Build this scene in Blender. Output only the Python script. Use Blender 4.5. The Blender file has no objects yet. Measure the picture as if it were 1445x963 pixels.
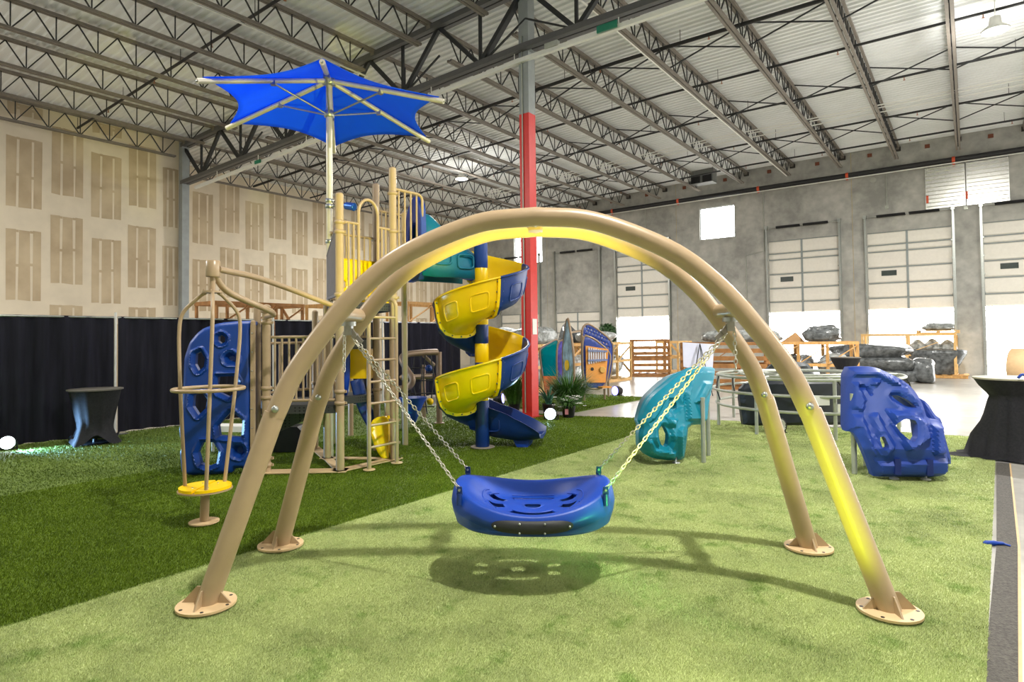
import bpy, bmesh, math, random
import numpy as np
from mathutils import Vector, Matrix
from mathutils.geometry import delaunay_2d_cdt
random.seed(7); rng = np.random.default_rng(11)
scene = bpy.context.scene
COL = scene.collection

# ------------------------------------------------------------------ camera
FPX = 870.0; CX = 722.5; EYE = 1.65; HOR = 476.0
PITCH = math.atan(.026); ROLL = math.radians(-.6); YAW = math.radians(36.6)
CY = HOR - FPX * .026
def _rz(v):
    c, s = math.cos(YAW), math.sin(YAW)
    return np.array([v[0]*c - v[1]*s, v[0]*s + v[1]*c, v[2]])
_cp, _sp, _c, _s = math.cos(PITCH), math.sin(PITCH), math.cos(ROLL), math.sin(ROLL)
_R0 = np.array([1., 0, 0]); _U0 = np.array([0, -_sp, _cp]); _F0 = np.array([0, _cp, _sp])
RV, UV, FV = _rz(_c*_R0 + _s*_U0), _rz(-_s*_R0 + _c*_U0), _rz(_F0)
EYEP = np.array([0, 0, EYE])
def ray(px, py): return FV + RV*(px-CX)/FPX - UV*(py-CY)/FPX
def gnd(px, py, z=0.0):                      # pixel -> point at height z
    d = ray(px, py); return EYEP + d*((z-EYE)/d[2])
def atY(px, py, Y): d = ray(px, py); return EYEP + d*(Y/d[1])
def atX(px, py, X): d = ray(px, py); return EYEP + d*(X/d[0])
def atD(px, py, D): return EYEP + ray(px, py)*D
def onplane(px, py, P, n):
    r = ray(px, py); return EYEP + r*(((np.asarray(P)-EYEP)@n)/(r@n))
def zat(px, py, P):                          # height of a pixel on the vertical through P
    d = ray(px, py); return (EYEP + d*(math.hypot(P[0], P[1])/math.hypot(d[0], d[1])))[2]

cam = bpy.data.cameras.new('camera'); camo = bpy.data.objects.new('camera', cam); COL.objects.link(camo)
cam.sensor_fit = 'HORIZONTAL'; cam.sensor_width = 36.0; cam.lens = 36.0*FPX/1445.0
cam.shift_x = (722.5-CX)/1445.0; cam.shift_y = (CY-481.5)/1445.0
cam.clip_start = .05; cam.clip_end = 300
m = Matrix(((RV[0], UV[0], -FV[0], 0), (RV[1], UV[1], -FV[1], 0), (RV[2], UV[2], -FV[2], EYE), (0, 0, 0, 1)))
camo.matrix_world = m
scene.camera = camo

# ------------------------------------------------------------------ world, exposure, lamps
scene.view_settings.view_transform = 'Standard'; scene.view_settings.look = 'None'
scene.view_settings.gamma = 1.0; scene.view_settings.exposure = -0.08
w = bpy.data.worlds.new('sky'); scene.world = w; w.use_nodes = True
bg = w.node_tree.nodes['Background']; bg.inputs[0].default_value = (1.0, 1.0, 1.0, 1); bg.inputs[1].default_value = 15.0
LAMP_KEY = (0.05, 3.1, 8.0)
def area(name, loc, power, size, col=(1, .97, .92), target=None, shape='DISK', parent=None):
    l = bpy.data.lights.new(name, 'AREA'); l.energy = power; l.size = size; l.shape = shape; l.color = col
    o = bpy.data.objects.new(name, l); COL.objects.link(o); o.location = loc
    if target is not None:
        o.rotation_euler = (Vector(target)-Vector(loc)).to_track_quat('-Z', 'Y').to_euler()
    return o
def spot(name, loc, target, power, col, angle=40, blend=.6, size=.08):
    l = bpy.data.lights.new(name, 'SPOT'); l.energy = power; l.color = col; l.spot_size = math.radians(angle); l.spot_blend = blend; l.shadow_soft_size = size
    o = bpy.data.objects.new(name, l); COL.objects.link(o); o.location = loc
    o.rotation_euler = (Vector(target)-Vector(loc)).to_track_quat('-Z', 'Y').to_euler()
    return o
# (position, power down, power of the translucent reflector's uplight, size)
HIGHBAY = [(LAMP_KEY, 800, 0, .22), ((.6, 17.0, 8.25), 1500, 220, .4), ((-16.0, 18.3, 7.95), 1100, 160, .4), ((-16.0, -2.0, 8.0), 1000, 150, .4), ((-8.2, 3.1, 8.1), 260, 60, .4),
           ((8.2, 3.0, 8.25), 120, 40, .4), ((8.6, 14.0, 8.25), 1500, 220, .4)]  # these and the rear left lamp are unseen, added as fill light
for i, (p, e, e2, s) in enumerate(HIGHBAY):
    area('high_bay_light', (p[0], p[1], p[2]-.13), e, s)
    if e2:
        l = bpy.data.lights.new('high_bay_glow', 'POINT'); l.energy = e2; l.shadow_soft_size = .3; l.color = (1, .97, .92)
        o = bpy.data.objects.new('high_bay_glow', l); COL.objects.link(o); o.location = (p[0], p[1], p[2]-.5)

# ------------------------------------------------------------------ materials
MATS = {}
def mat(name, col, rough=.5, metal=0., var=.06, scale=12., bump=0., bscale=60., spec=.5, emit=None, estr=0., alpha=None, trans=0., detail=4., stretch=None, coat=0.):
    if name in MATS: return MATS[name]
    m = bpy.data.materials.new(name); m.use_nodes = True; nt = m.node_tree; b = nt.nodes['Principled BSDF']
    b.inputs['Roughness'].default_value = rough; b.inputs['Metallic'].default_value = metal
    b.inputs['Specular IOR Level'].default_value = spec; b.inputs['Coat Weight'].default_value = coat
    tc = nt.nodes.new('ShaderNodeTexCoord'); src = tc.outputs['Object']
    if stretch:
        mp = nt.nodes.new('ShaderNodeMapping'); mp.inputs['Scale'].default_value = stretch; nt.links.new(src, mp.inputs[0]); src = mp.outputs[0]
    n = nt.nodes.new('ShaderNodeTexNoise'); n.inputs['Scale'].default_value = scale; n.inputs['Detail'].default_value = detail
    nt.links.new(src, n.inputs['Vector'])
    cr = nt.nodes.new('ShaderNodeValToRGB')
    a = [max(0, min(1, c*(1-var))) for c in col]; z = [max(0, min(1, c*(1+var))) for c in col]
    cr.color_ramp.elements[0].color = (*a, 1); cr.color_ramp.elements[1].color = (*z, 1)
    cr.color_ramp.elements[0].position = .3; cr.color_ramp.elements[1].position = .7
    nt.links.new(n.outputs['Fac'], cr.inputs[0]); nt.links.new(cr.outputs[0], b.inputs['Base Color'])
    if bump:
        n2 = nt.nodes.new('ShaderNodeTexNoise'); n2.inputs['Scale'].default_value = bscale; n2.inputs['Detail'].default_value = 3; nt.links.new(src, n2.inputs['Vector'])
        bp = nt.nodes.new('ShaderNodeBump'); bp.inputs['Strength'].default_value = bump; bp.inputs['Distance'].default_value = .02
        nt.links.new(n2.outputs['Fac'], bp.inputs['Height']); nt.links.new(bp.outputs[0], b.inputs['Normal'])
    if emit: b.inputs['Emission Color'].default_value = (*emit, 1); b.inputs['Emission Strength'].default_value = estr
    if trans: b.inputs['Transmission Weight'].default_value = trans
    if alpha is not None: b.inputs['Alpha'].default_value = alpha
    MATS[name] = m; return m
def lin(r, g, b):
    f = lambda c: c/12.92 if c <= .04045 else ((c+.055)/1.055)**2.4
    return (f(r/255), f(g/255), f(b/255))

TAN = mat('tan_powder_coat', lin(176, 152, 120), .32, var=.03, bump=.03, bscale=300)
TANPLATE = mat('tan_base_plate', lin(214, 184, 140), .5, var=.05)
STEEL = mat('galvanised_steel', lin(172, 176, 172), .35, .85, var=.1, scale=30)
GREYTUBE = mat('galvanised_tube', lin(176, 180, 170), .4, .35, var=.08)
CHAIN = mat('chain_steel', lin(205, 200, 188), .3, .8, var=.1)
PBLUE = mat('blue_polyethylene', lin(14, 66, 168), .42, var=.04, bump=.05, bscale=220)
PNAVY = mat('navy_polyethylene', lin(12, 52, 122), .36, var=.05, bump=.04, bscale=220)
PWALL = mat('climbing_wall_blue', lin(12, 62, 146), .42, var=.05, bump=.05, bscale=220)
PTEAL = mat('teal_polyethylene', lin(0, 138, 166), .45, var=.05, bump=.05, bscale=220)
PROYAL = mat('royal_blue_polyethylene', lin(30, 66, 160), .5, var=.05, bump=.08, bscale=220)
PYEL = mat('yellow_polyethylene', lin(255, 210, 0), .3, var=.03, bump=.03, bscale=220)
PDARK = mat('charcoal_polyethylene', lin(44, 52, 56), .5, var=.1)
RUBBER = mat('black_rubber', lin(36, 38, 38), .6, var=.12)
DECKM = mat('dark_coated_deck', lin(46, 48, 46), .6, var=.1)
BLACK = mat('black_fabric', lin(42, 42, 45), .75, var=.2, scale=40, spec=.2)
DRAPE = mat('black_drape', lin(26, 26, 36), .85, var=.3, scale=3, stretch=(6, 6, .5), spec=.25)
WOOD = mat('raw_pine', lin(198, 152, 92), .75, var=.2, scale=6, stretch=(3, 3, 1), bump=.1)
WOOD2 = mat('darker_pine', lin(160, 112, 64), .75, var=.25, scale=6)
SHRINK = mat('shrink_wrap_grey', lin(150, 154, 152), .22, .1, var=.55, scale=9, bump=.9, bscale=14, detail=8)
SHRINKD = mat('shrink_wrap_dark', lin(92, 95, 96), .18, .1, var=.6, scale=7, bump=.9, bscale=12, detail=8)
JOISTM = mat('painted_joist_steel', lin(120, 113, 104), .6, var=.08)
WEBM = mat('dark_web_steel', lin(42, 44, 46), .6, var=.1)
GIRDM = mat('girder_grey_steel', lin(88, 88, 88), .55, var=.06)
DECKW = mat('roof_deck_white', lin(226, 228, 228), .55, var=.03, scale=1.2)
PIPEM = mat('black_sprinkler_pipe', lin(34, 34, 36), .5, var=.1)
ORANGE = mat('orange_hanger', lin(214, 86, 50), .5)
WHITEP = mat('white_painted_metal', lin(226, 226, 220), .5, var=.03)
PANELW = mat('door_panel_cream', lin(226, 222, 212), .5, var=.03)
STILE = mat('door_stile_grey', lin(140, 148, 148), .5, var=.05)
GLASSD = mat('dark_vision_glass', lin(70, 78, 76), .15, var=.1)
RED = mat('red_column_paint', lin(206, 44, 38), .38, var=.05)
GREYP = mat('grey_column_paint', lin(146, 152, 152), .5, var=.1, scale=4)
MUD = mat('drywall_mud', lin(222, 210, 188), .85, var=.05, scale=2.2, stretch=(1, 1, 1))
SHADEF = mat('blue_shade_fabric', lin(24, 112, 240), .75, var=.06, scale=5, bump=.15, bscale=18)
MIRRORS = mat('brushed_aluminium', lin(206, 206, 200), .25, .85, var=.08)
GLOW = mat('lamp_lens', (1, 1, 1), .5, emit=(1, .96, .88), estr=14)
GLOWB = mat('stage_lamp_lens', (1, 1, 1), .5, emit=(.75, .9, 1), estr=9)
GLOWP = mat('stage_lamp_lens_violet', (1, 1, 1), .5, emit=(.22, .2, 1), estr=6)
BLACKP = mat('black_plastic', lin(24, 24, 26), .45, var=.1)
CARD = mat('white_card', lin(214, 218, 238), .7, var=.02)
WHITE = mat('white_paper', lin(232, 232, 228), .7, var=.03)
GREEN = mat('green_leaf', lin(62, 104, 34), .55, var=.35, scale=20)
GREEN2 = mat('blue_green_leaf', lin(66, 128, 104), .5, var=.25, scale=14)
GREEN3 = mat('dark_topiary_leaf', lin(50, 84, 40), .6, var=.4, scale=14)

def concrete(name, a, b, rough, scale, bump=.05, mx=.6):
    m = bpy.data.materials.new(name); m.use_nodes = True; nt = m.node_tree; p = nt.nodes['Principled BSDF']
    tc = nt.nodes.new('ShaderNodeTexCoord')
    n1 = nt.nodes.new('ShaderNodeTexNoise'); n1.inputs['Scale'].default_value = scale; n1.inputs['Detail'].default_value = 7; n1.inputs['Roughness'].default_value = .62
    n2 = nt.nodes.new('ShaderNodeTexNoise'); n2.inputs['Scale'].default_value = scale*6; n2.inputs['Detail'].default_value = 5
    for n in (n1, n2): nt.links.new(tc.outputs['Object'], n.inputs['Vector'])
    mix = nt.nodes.new('ShaderNodeMix'); mix.data_type = 'FLOAT'; mix.inputs[0].default_value = 1-mx
    nt.links.new(n1.outputs['Fac'], mix.inputs[2]); nt.links.new(n2.outputs['Fac'], mix.inputs[3])
    cr = nt.nodes.new('ShaderNodeValToRGB'); cr.color_ramp.elements[0].color = (*a, 1); cr.color_ramp.elements[1].color = (*b, 1)
    cr.color_ramp.elements[0].position = .36; cr.color_ramp.elements[1].position = .64
    nt.links.new(mix.outputs[0], cr.inputs[0]); nt.links.new(cr.outputs[0], p.inputs['Base Color'])
    p.inputs['Roughness'].default_value = rough
    bp = nt.nodes.new('ShaderNodeBump'); bp.inputs['Strength'].default_value = bump; bp.inputs['Distance'].default_value = .01
    nt.links.new(n2.outputs['Fac'], bp.inputs['Height']); nt.links.new(bp.outputs[0], p.inputs['Normal'])
    return m
FLOORM = concrete('polished_concrete', lin(150, 147, 140), lin(190, 187, 178), .28, .7)
WALLC = concrete('tilt_up_concrete', lin(142, 142, 137), lin(188, 187, 180), .8, .55)
APRON = concrete('outside_apron', lin(200, 198, 192), lin(226, 224, 218), .9, .3)

# ------------------------------------------------------------------ mesh helpers
class MB:
    def __init__(s): s.v = []; s.f = []; s.sm = []
    def add(s, vs, fs, smooth=False):
        o = len(s.v); s.v += [tuple(map(float, p)) for p in vs]; s.f += [tuple(i+o for i in f) for f in fs]; s.sm += [smooth]*len(fs); return s
    def obox(s, c, ax, ay, az):
        c, ax, ay, az = [np.asarray(q, float) for q in (c, ax, ay, az)]
        vs = [c+i*ax+j*ay+k*az for i in (-1, 1) for j in (-1, 1) for k in (-1, 1)]
        fs = [(0, 1, 3, 2), (4, 6, 7, 5), (0, 4, 5, 1), (2, 3, 7, 6), (0, 2, 6, 4), (1, 5, 7, 3)]
        if np.dot(np.cross(ax, ay), az) < 0: fs = [f[::-1] for f in fs]
        return s.add(vs, fs)
    def box(s, c, size, rz=0.):
        co, si = math.cos(rz), math.sin(rz)
        return s.obox(c, np.array([co, si, 0])*size[0]/2, np.array([-si, co, 0])*size[1]/2, np.array([0, 0, 1])*size[2]/2)
    def bar(s, p0, p1, w, h, up=(0, 0, 1)):
        p0, p1 = np.asarray(p0, float), np.asarray(p1, float); d = p1-p0; L = np.linalg.norm(d); d = d/L
        up = np.asarray(up, float)
        if abs(d@up) > .98: up = np.array([0, 1., 0]) if abs(d[1]) < .9 else np.array([1., 0, 0])
        a = np.cross(d, up); a /= np.linalg.norm(a); b = np.cross(a, d)
        return s.obox((p0+p1)/2, d*L/2, a*w/2, b*h/2)
    def tube(s, pts, r, seg=8, closed=False, caps=True, flat=1.0):
        P = [np.asarray(p, float) for p in pts]; n = len(P); rs = r if hasattr(r, '__len__') else [r]*n
        T = []
        for i in range(n):
            a = P[(i-1) % n] if (closed or i > 0) else P[i]; b = P[(i+1) % n] if (closed or i < n-1) else P[i]
            t = b-a; T.append(t/(np.linalg.norm(t)+1e-12))
        u = np.array([0, 0, 1.]) if abs(T[0][2]) < .9 else np.array([1., 0, 0])
        nrm = np.cross(T[0], u); nrm /= np.linalg.norm(nrm)
        vs = []
        for i in range(n):
            nrm = nrm - T[i]*(nrm@T[i]); nrm /= (np.linalg.norm(nrm)+1e-12); bi = np.cross(T[i], nrm)
            for k in range(seg):
                a = 2*math.pi*k/seg; vs.append(P[i]+rs[i]*(math.cos(a)*nrm+flat*math.sin(a)*bi))
        fs = []
        for i in range(n if closed else n-1):
            j = (i+1) % n
            for k in range(seg): fs.append((i*seg+k, i*seg+(k+1) % seg, j*seg+(k+1) % seg, j*seg+k))
        s.add(vs, fs, True)
        if caps and not closed:
            s.add(vs[:seg], [tuple(range(seg))[::-1]]); s.add(vs[-seg:], [tuple(range(seg))])
        return s
    def lathe(s, c, prof, seg=20, axis=(0, 0, 1), smooth=True, sx=1., sy=1.):
        c = np.asarray(c, float); ax = np.asarray(axis, float); ax /= np.linalg.norm(ax)
        u = np.array([1., 0, 0]) if abs(ax[0]) < .9 else np.array([0, 1., 0]); u = u-ax*(u@ax); u /= np.linalg.norm(u); v = np.cross(ax, u)
        vs = []
        for r, z in prof:
            for k in range(seg):
                a = 2*math.pi*k/seg; vs.append(c+ax*z+r*(sx*math.cos(a)*u+sy*math.sin(a)*v))
        fs = [(i*seg+k, i*seg+(k+1) % seg, (i+1)*seg+(k+1) % seg, (i+1)*seg+k) for i in range(len(prof)-1) for k in range(seg)]
        s.add(vs, fs, smooth)
        if prof[0][0] > 1e-4: s.add(vs[:seg], [tuple(range(seg))[::-1]])
        if prof[-1][0] > 1e-4: s.add(vs[-seg:], [tuple(range(seg))])
        return s
    def cyl(s, c, r, z0, z1, seg=16): return s.lathe((c[0], c[1], 0), [(r, z0), (r, z1)], seg)
    def ball(s, c, r, seg=10, rings=6, sz=1.):
        return s.lathe(c, [(max(1e-5, r*math.sin(math.pi*i/rings)), -r*sz*math.cos(math.pi*i/rings)) for i in range(rings+1)], seg)
    def prism(s, poly, o, ex, ey, th):            # polygon in a plane, extruded along the normal
        o, ex, ey = [np.asarray(q, float) for q in (o, ex, ey)]; n = np.cross(ex, ey); n /= np.linalg.norm(n)
        a = [o+ex*x+ey*y+n*th/2 for x, y in poly]; b = [o+ex*x+ey*y-n*th/2 for x, y in poly]; k = len(poly)
        ar = sum(poly[i][0]*poly[(i+1) % k][1]-poly[(i+1) % k][0]*poly[i][1] for i in range(k))
        fs = [tuple(range(k)), tuple(range(2*k-1, k-1, -1))]+[(i, k+i, k+(i+1) % k, (i+1) % k) for i in range(k)]
        if ar < 0: fs = [f[::-1] for f in fs]
        return s.add(a+b, fs)
    def build(s, name, material, parent=None, kind=None, sharp=None):
        me = bpy.data.meshes.new(name); off = np.array(wloc(parent)) if parent else np.zeros(3)
        me.from_pydata([tuple(np.array(p)-off) for p in s.v], [], s.f); me.validate()
        if len(me.polygons) == len(s.sm): me.polygons.foreach_set('use_smooth', s.sm)
        me.materials.append(material)
        if sharp: me.set_sharp_from_angle(angle=math.radians(sharp))
        o = bpy.data.objects.new(name, me); COL.objects.link(o)
        if parent: o.parent = parent
        if kind: o['kind'] = kind
        return o
def wloc(o):
    p = Vector((0, 0, 0))
    while o: p += o.location; o = o.parent
    return p
def thing(name, label, cat, loc=(0, 0, 0), group=None):
    o = bpy.data.objects.new(name, None); COL.objects.link(o); o.location = [float(q) for q in loc]; o.empty_display_size = .1
    o['label'] = label; o['category'] = cat
    if group: o['group'] = group
    return o
def tag(o, label, cat, group=None):
    o['label'] = label; o['category'] = cat
    if group: o['group'] = group
    return o
def struct(o): o['kind'] = 'structure'; return o
def place(o, ref):
    """move a one-mesh thing's origin to its base point without moving the mesh"""
    d = Vector([float(q) for q in ref]); o.data.transform(Matrix.Translation(-d)); o.location = d; return o
def copy_tree(o, parent=None):
    c = o.copy(); COL.objects.link(c)
    if parent: c.parent = parent
    for ch in list(o.children): copy_tree(ch, c)
    return c
def spline(pts, n=8):
    P = [np.asarray(p, float) for p in pts]; P = [2*P[0]-P[1]]+P+[2*P[-1]-P[-2]]; out = []
    for i in range(1, len(P)-2):
        for k in range(n):
            t = k/n; a, b, c, d = P[i-1:i+3]
            out.append(.5*((2*b)+(c-a)*t+(2*a-5*b+4*c-d)*t*t+(3*b-a-3*c+d)*t**3))
    out.append(P[-2]); return out
def inpoly(P, poly):
    x, y = P[:, 0], P[:, 1]; r = np.zeros(len(P), bool); n = len(poly)
    for i in range(n):
        x0, y0 = poly[i]; x1, y1 = poly[(i+1) % n]
        c = ((y0 > y) != (y1 > y)) & (x < (x1-x0)*(y-y0)/(y1-y0+1e-12)+x0); r ^= c
    return r
def dpoly(P, poly):
    d = np.full(len(P), 1e9); n = len(poly)
    for i in range(n):
        a = np.array(poly[i]); b = np.array(poly[(i+1) % n]); ab = b-a
        t = np.clip(((P-a)@ab)/(ab@ab+1e-12), 0, 1); d = np.minimum(d, np.linalg.norm(P-(a+t[:, None]*ab), axis=1))
    return d
def resample(poly, step):
    out = []; n = len(poly)
    for i in range(n):
        a = np.array(poly[i], float); b = np.array(poly[(i+1) % n], float); k = max(1, int(np.linalg.norm(b-a)/step))
        out += [a+(b-a)*j/k for j in range(k)]
    return np.array(out)
def smoothpoly(poly, it=1):
    for _ in range(it):
        q = []; n = len(poly)
        for i in range(n):
            a = np.array(poly[i], float); b = np.array(poly[(i+1) % n], float); q += [a*.8+b*.2, a*.2+b*.8]
        poly = q
    return [tuple(p) for p in poly]
def shell(outline, holes, f3d, step, thick, relief=None):
    """moulded plastic sheet with real holes: 2-D outline -> triangulated front, back and edge walls"""
    B = resample(outline, step); Hs = [resample(h, step*.6) for h in holes]
    xs = np.arange(B[:, 0].min(), B[:, 0].max(), step); ys = np.arange(B[:, 1].min(), B[:, 1].max(), step*.87)
    G = np.array([(x+(step/2 if j % 2 else 0), y) for j, y in enumerate(ys) for x in xs])
    k = inpoly(G, B) & (dpoly(G, B) > step*.5)
    for h in Hs: k &= ~inpoly(G, h) & (dpoly(G, h) > step*.4)
    G = G[k]; vs = [B]; es = []; o = 0
    for L in [B]+Hs:
        n = len(L); es += [(o+i, o+(i+1) % n) for i in range(n)]; o += n
    V = np.vstack([B]+Hs+[G])
    rv, re, rf, *_ = delaunay_2d_cdt([Vector(p) for p in V], es, [], 0, 1e-6)
    V = np.array([(p[0], p[1]) for p in rv]); F = np.array([f for f in rf])
    cen = V[F].mean(1); k = inpoly(cen, B)
    for h in Hs: k &= ~inpoly(cen, h)
    F = F[k]
    R = relief(V) if relief else np.zeros(len(V))
    fr, bk = [], []
    for (u, v), r in zip(V, R):
        P, N = f3d(u, v); fr.append(P+N*r); bk.append(P+N*(r-thick))
    mb = MB(); n = len(V); fs = [tuple(f) for f in F]; cnt = {}
    for f in fs:
        for i in range(3):
            e = (f[i], f[(i+1) % 3]); cnt[e] = cnt.get(e, 0)+1
    side = [(b, a, a+n, b+n) for (a, b) in cnt if (b, a) not in cnt]
    mb.add(fr+bk, fs+[tuple(q+n for q in f[::-1]) for f in fs], True)
    mb.f += side; mb.sm += [False]*len(side)
    return mb

# ================================================================== SETTING
DOCKY = 28.64
def RZ(x): return 9.15 + min(0., x+7.24)*.035
# floor
mb = MB(); mb.box((-6, 11, -.1), (40, 40, .2)); struct(mb.build('floor', FLOORM))
mb = MB(); mb.box((-6, 51, -.12), (90, 39.9, .2)); struct(mb.build('floor_outside', APRON))

# ceiling: corrugated deck
mb = MB(); ys = []; y = -7.0
while y < 28.75:
    ys += [(y, 0), (y+.10, 0), (y+.125, -.045), (y+.175, -.045), (y+.20, 0)]; y += .2
for xa, xb in ((-25.2, -7.24), (-7.24, 12.5)):
    n = len(ys); vs = [(xa, a, RZ(xa)+b) for a, b in ys]+[(xb, a, RZ(xb)+b) for a, b in ys]
    mb.add(vs, [(i, i+1, n+i+1, n+i) for i in range(n-1)])
    top = [(xa, -7, RZ(xa)+.12), (xb, -7, RZ(xb)+.12), (xb, 28.9, RZ(xb)+.12), (xa, 28.9, RZ(xa)+.12)]; mb.add(top, [(0, 1, 2, 3)])
ceiling = struct(mb.build('ceiling', DECKW))

# roof joists, one shared mesh per bay
def joist_meshes(y0, y1, yb0, yb1, depth=.64):
    ch = MB()
    for s in (-1, 1):
        ch.box((s*.045, (y0+y1)/2, -.10), (.062, y1-y0, .06)); ch.box((s*.045, (yb0+yb1)/2, -.06-depth), (.062, yb1-yb0, .055))
    ch.box((0, y0+.06, -.16), (.12, .12, .1)); ch.box((0, y1-.06, -.16), (.12, .12, .1))
    wb = MB(); n = int((yb1-yb0)/.78); st = (yb1-yb0)/n
    for i in range(n):
        a = yb0+i*st; m_ = a+st*.5
        wb.bar((0, a, -.13), (0, m_, -.05-depth), .026, .026); wb.bar((0, m_, -.05-depth), (0, a+st, -.13), .026, .026)
        wb.bar((0, m_, -.05-depth), (0, m_, -.13), .022, .022)
    return ch, wb
chF, wbF = joist_meshes(10.36, 28.6, 10.9, 27.95); chN, wbN = joist_meshes(-7, 10.3, -6.8, 9.9)
first = {}
for k in range(-12, 6):
    x = -.19+1.94*k
    for bay, ch, wb in (('far', chF, wbF), ('near', chN, wbN)):
        if bay == 'near' and (x < -21.9 or x > 3): continue
        if bay not in first:
            o = ch.build('roof_joist', JOISTM); q = wb.build('web_bars', WEBM); first[bay] = (o.data, q.data); bpy.data.objects.remove(o); bpy.data.objects.remove(q)
        o = bpy.data.objects.new('roof_joist', first[bay][0]); COL.objects.link(o); o.parent = ceiling; o.location = (x, 0, RZ(x)-.045)
        q = bpy.data.objects.new('web_bars', first[bay][1]); COL.objects.link(q); q.parent = o
# bridging rods between joists (thin crosses seen under the deck)
mb = MB()
for yy in (14.9, 19.5, 24.3):
    for k in range(-11, 5):
        x0, x1 = -.19+1.94*k, -.19+1.94*(k+1)
        mb.bar((x0, yy, RZ(x0)-.12), (x1, yy, RZ(x1)-.70), .03, .03); mb.bar((x0, yy, RZ(x0)-.70), (x1, yy, RZ(x1)-.12), .03, .03)
mb.build('bridging', WEBM, ceiling)

# joist girder over the columns
GY = 10.33
mb = MB(); ga, gr = -21.8, 12.0
def gz(x, d): return RZ(x)-d
for s in (-1, 1):
    for xa, xb in ((ga, -7.24), (-7.24, gr)):
        mb.bar((xa, GY+s*.08, gz(xa, .22)), (xb, GY+s*.08, gz(xb, .22)), .12, .13)
        mb.bar((xa, GY+s*.08, gz(xa, 1.52)), (xb, GY+s*.08, gz(xb, 1.52)), .12, .12)
gird = mb.build('girder', GIRDM, ceiling)
mb = MB(); st = 2.43
for side in (-1, 1):
    x = -7.24
    for i in range(6 if side < 0 else 7):
        a, b, c = x, x+side*st*.5*1.0, x+side*st
        mb.bar((a, GY, gz(a, .25)), (b, GY, gz(b, 1.5)), .13 if i == 0 else .09, .1); mb.bar((b, GY, gz(b, 1.5)), (c, GY, gz(c, .25)), .09, .09)
        mb.bar((b, GY, gz(b, 1.5)), (b, GY, gz(b, .25)), .06, .06)
        mb.bar((a, GY, gz(a, .9)), (b, GY, gz(b, 1.5)), .035, .035)
        x = c
mb.build('girder_web', WEBM, gird)
# sprinkler branch pipes under the deck
for yy in (-.6, 3.6, 7.2, 14.4, 17.2, 20.1, 23.6, 26.6):
    mb = MB(); mb.tube([(-24.3, yy, RZ(-24.3)-.38), (-7.24, yy, RZ(0)-.38), (12, yy, RZ(0)-.38)], .035 if yy not in (14.4,) else .05, 8)
    for i in range(10): mb.bar((-22+3.3*i, yy, RZ(-22+3.3*i)-.36), (-22+3.3*i, yy, RZ(-22+3.3*i)-.05), .012, .012)
    p = mb.build('sprinkler_pipe', PIPEM, ceiling)
    mb = MB()
    for i in range(12):
        x = -23+2.9*i+(yy % 1.7); mb.lathe((x, yy, RZ(x)-.49), [(.035, 0), (.012, .02), (.012, .08)], 6)
    mb.build('sprinkler_head', mat('brass_head', lin(150, 96, 66), .5), p)
# white conduit bundles under the far joists
for yy, zz in ((21.6, .56), (21.9, .55), (22.3, .57)):
    mb = MB(); mb.tube([(-20, yy, RZ(-20)-zz), (-7.24, yy, RZ(0)-zz), (12, yy, RZ(0)-zz)], .018, 8); mb.build('conduit_run', WHITEP, ceiling)
mb = MB(); mb.bar((-20.9, GY-.05, 6.82), (-7.24, GY-.05, 7.38), .085, .085); mb.bar((-7.24, GY-.05, 7.38), (9, GY-.05, 7.42), .085, .085)
for i in range(12):
    x = -19.5+2.4*i; mb.bar((x, GY-.05, gz(x, 1.55)), (x, GY-.05, gz(x, 1.8)), .015, .015)
duct = mb.build('cable_trunking', WHITEP, ceiling)
mb = MB(); mb.box((-5.3, GY-.13, 7.42), (.42, .03, .13)); mb.box((-17.0, GY-.13, 6.98), (.3, .03, .1)); mb.build('green_tag', mat('green_tag', lin(20, 120, 92), .5), duct)
mb = MB(); mb.box((-6.55, GY-.08, 7.46), (.3, .1, .1)); mb.build('junction_box', GREYTUBE, duct)
mb = MB(); mb.tube([(-12.02, -6, RZ(-12)-.74), (-12.02, 10.2, RZ(-12)-.74)], .022, 6); mb.tube([(-6.1, 10.4, 8.38), (-6.1, 27.9, 8.38)], .022, 6); mb.build('conduit_run', WHITEP, ceiling)

# steel columns
t = thing('steel_column', 'square steel column painted red below and grey above, beside the spiral slide', 'column', (-7.3, 10.44, 0))
mb = MB(); mb.box((-7.3, 10.44, 3.14), (.24, .24, 6.27)); mb.build('red_shaft', RED, t)
mb = MB(); mb.box((-7.3, 10.44, (6.27+9.0)/2), (.238, .238, 9.0-6.27)); mb.box((-7.16, 10.42, 7.64), (.1, .2, .16)); mb.build('grey_shaft', GREYP, t)
mb = MB(); mb.tube([(-7.33, 10.30, .1), (-7.33, 10.30, 7.9)], .014, 8); mb.build('conduit', GREYTUBE, t)
mb = MB(); mb.box((-7.175, 10.44, 1.86), (.012, .15, .32)); mb.build('paper_notice', WHITE, t)
mb = MB(); mb.box((-7.3, 10.44, .012), (.4, .4, .024)); mb.build('base_plate', RED, t)
t = thing('steel_column', 'plain grey steel column standing against the unpainted drywall', 'column', (-21.8, GY, 0))
mb = MB(); mb.box((-21.8, GY, 4.3), (.24, .24, 8.6)); mb.build('shaft', GREYP, t)
mb = MB(); mb.box((-21.8, GY, .012), (.4, .4, .024)); mb.build('base_plate', GREYP, t)

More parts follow.
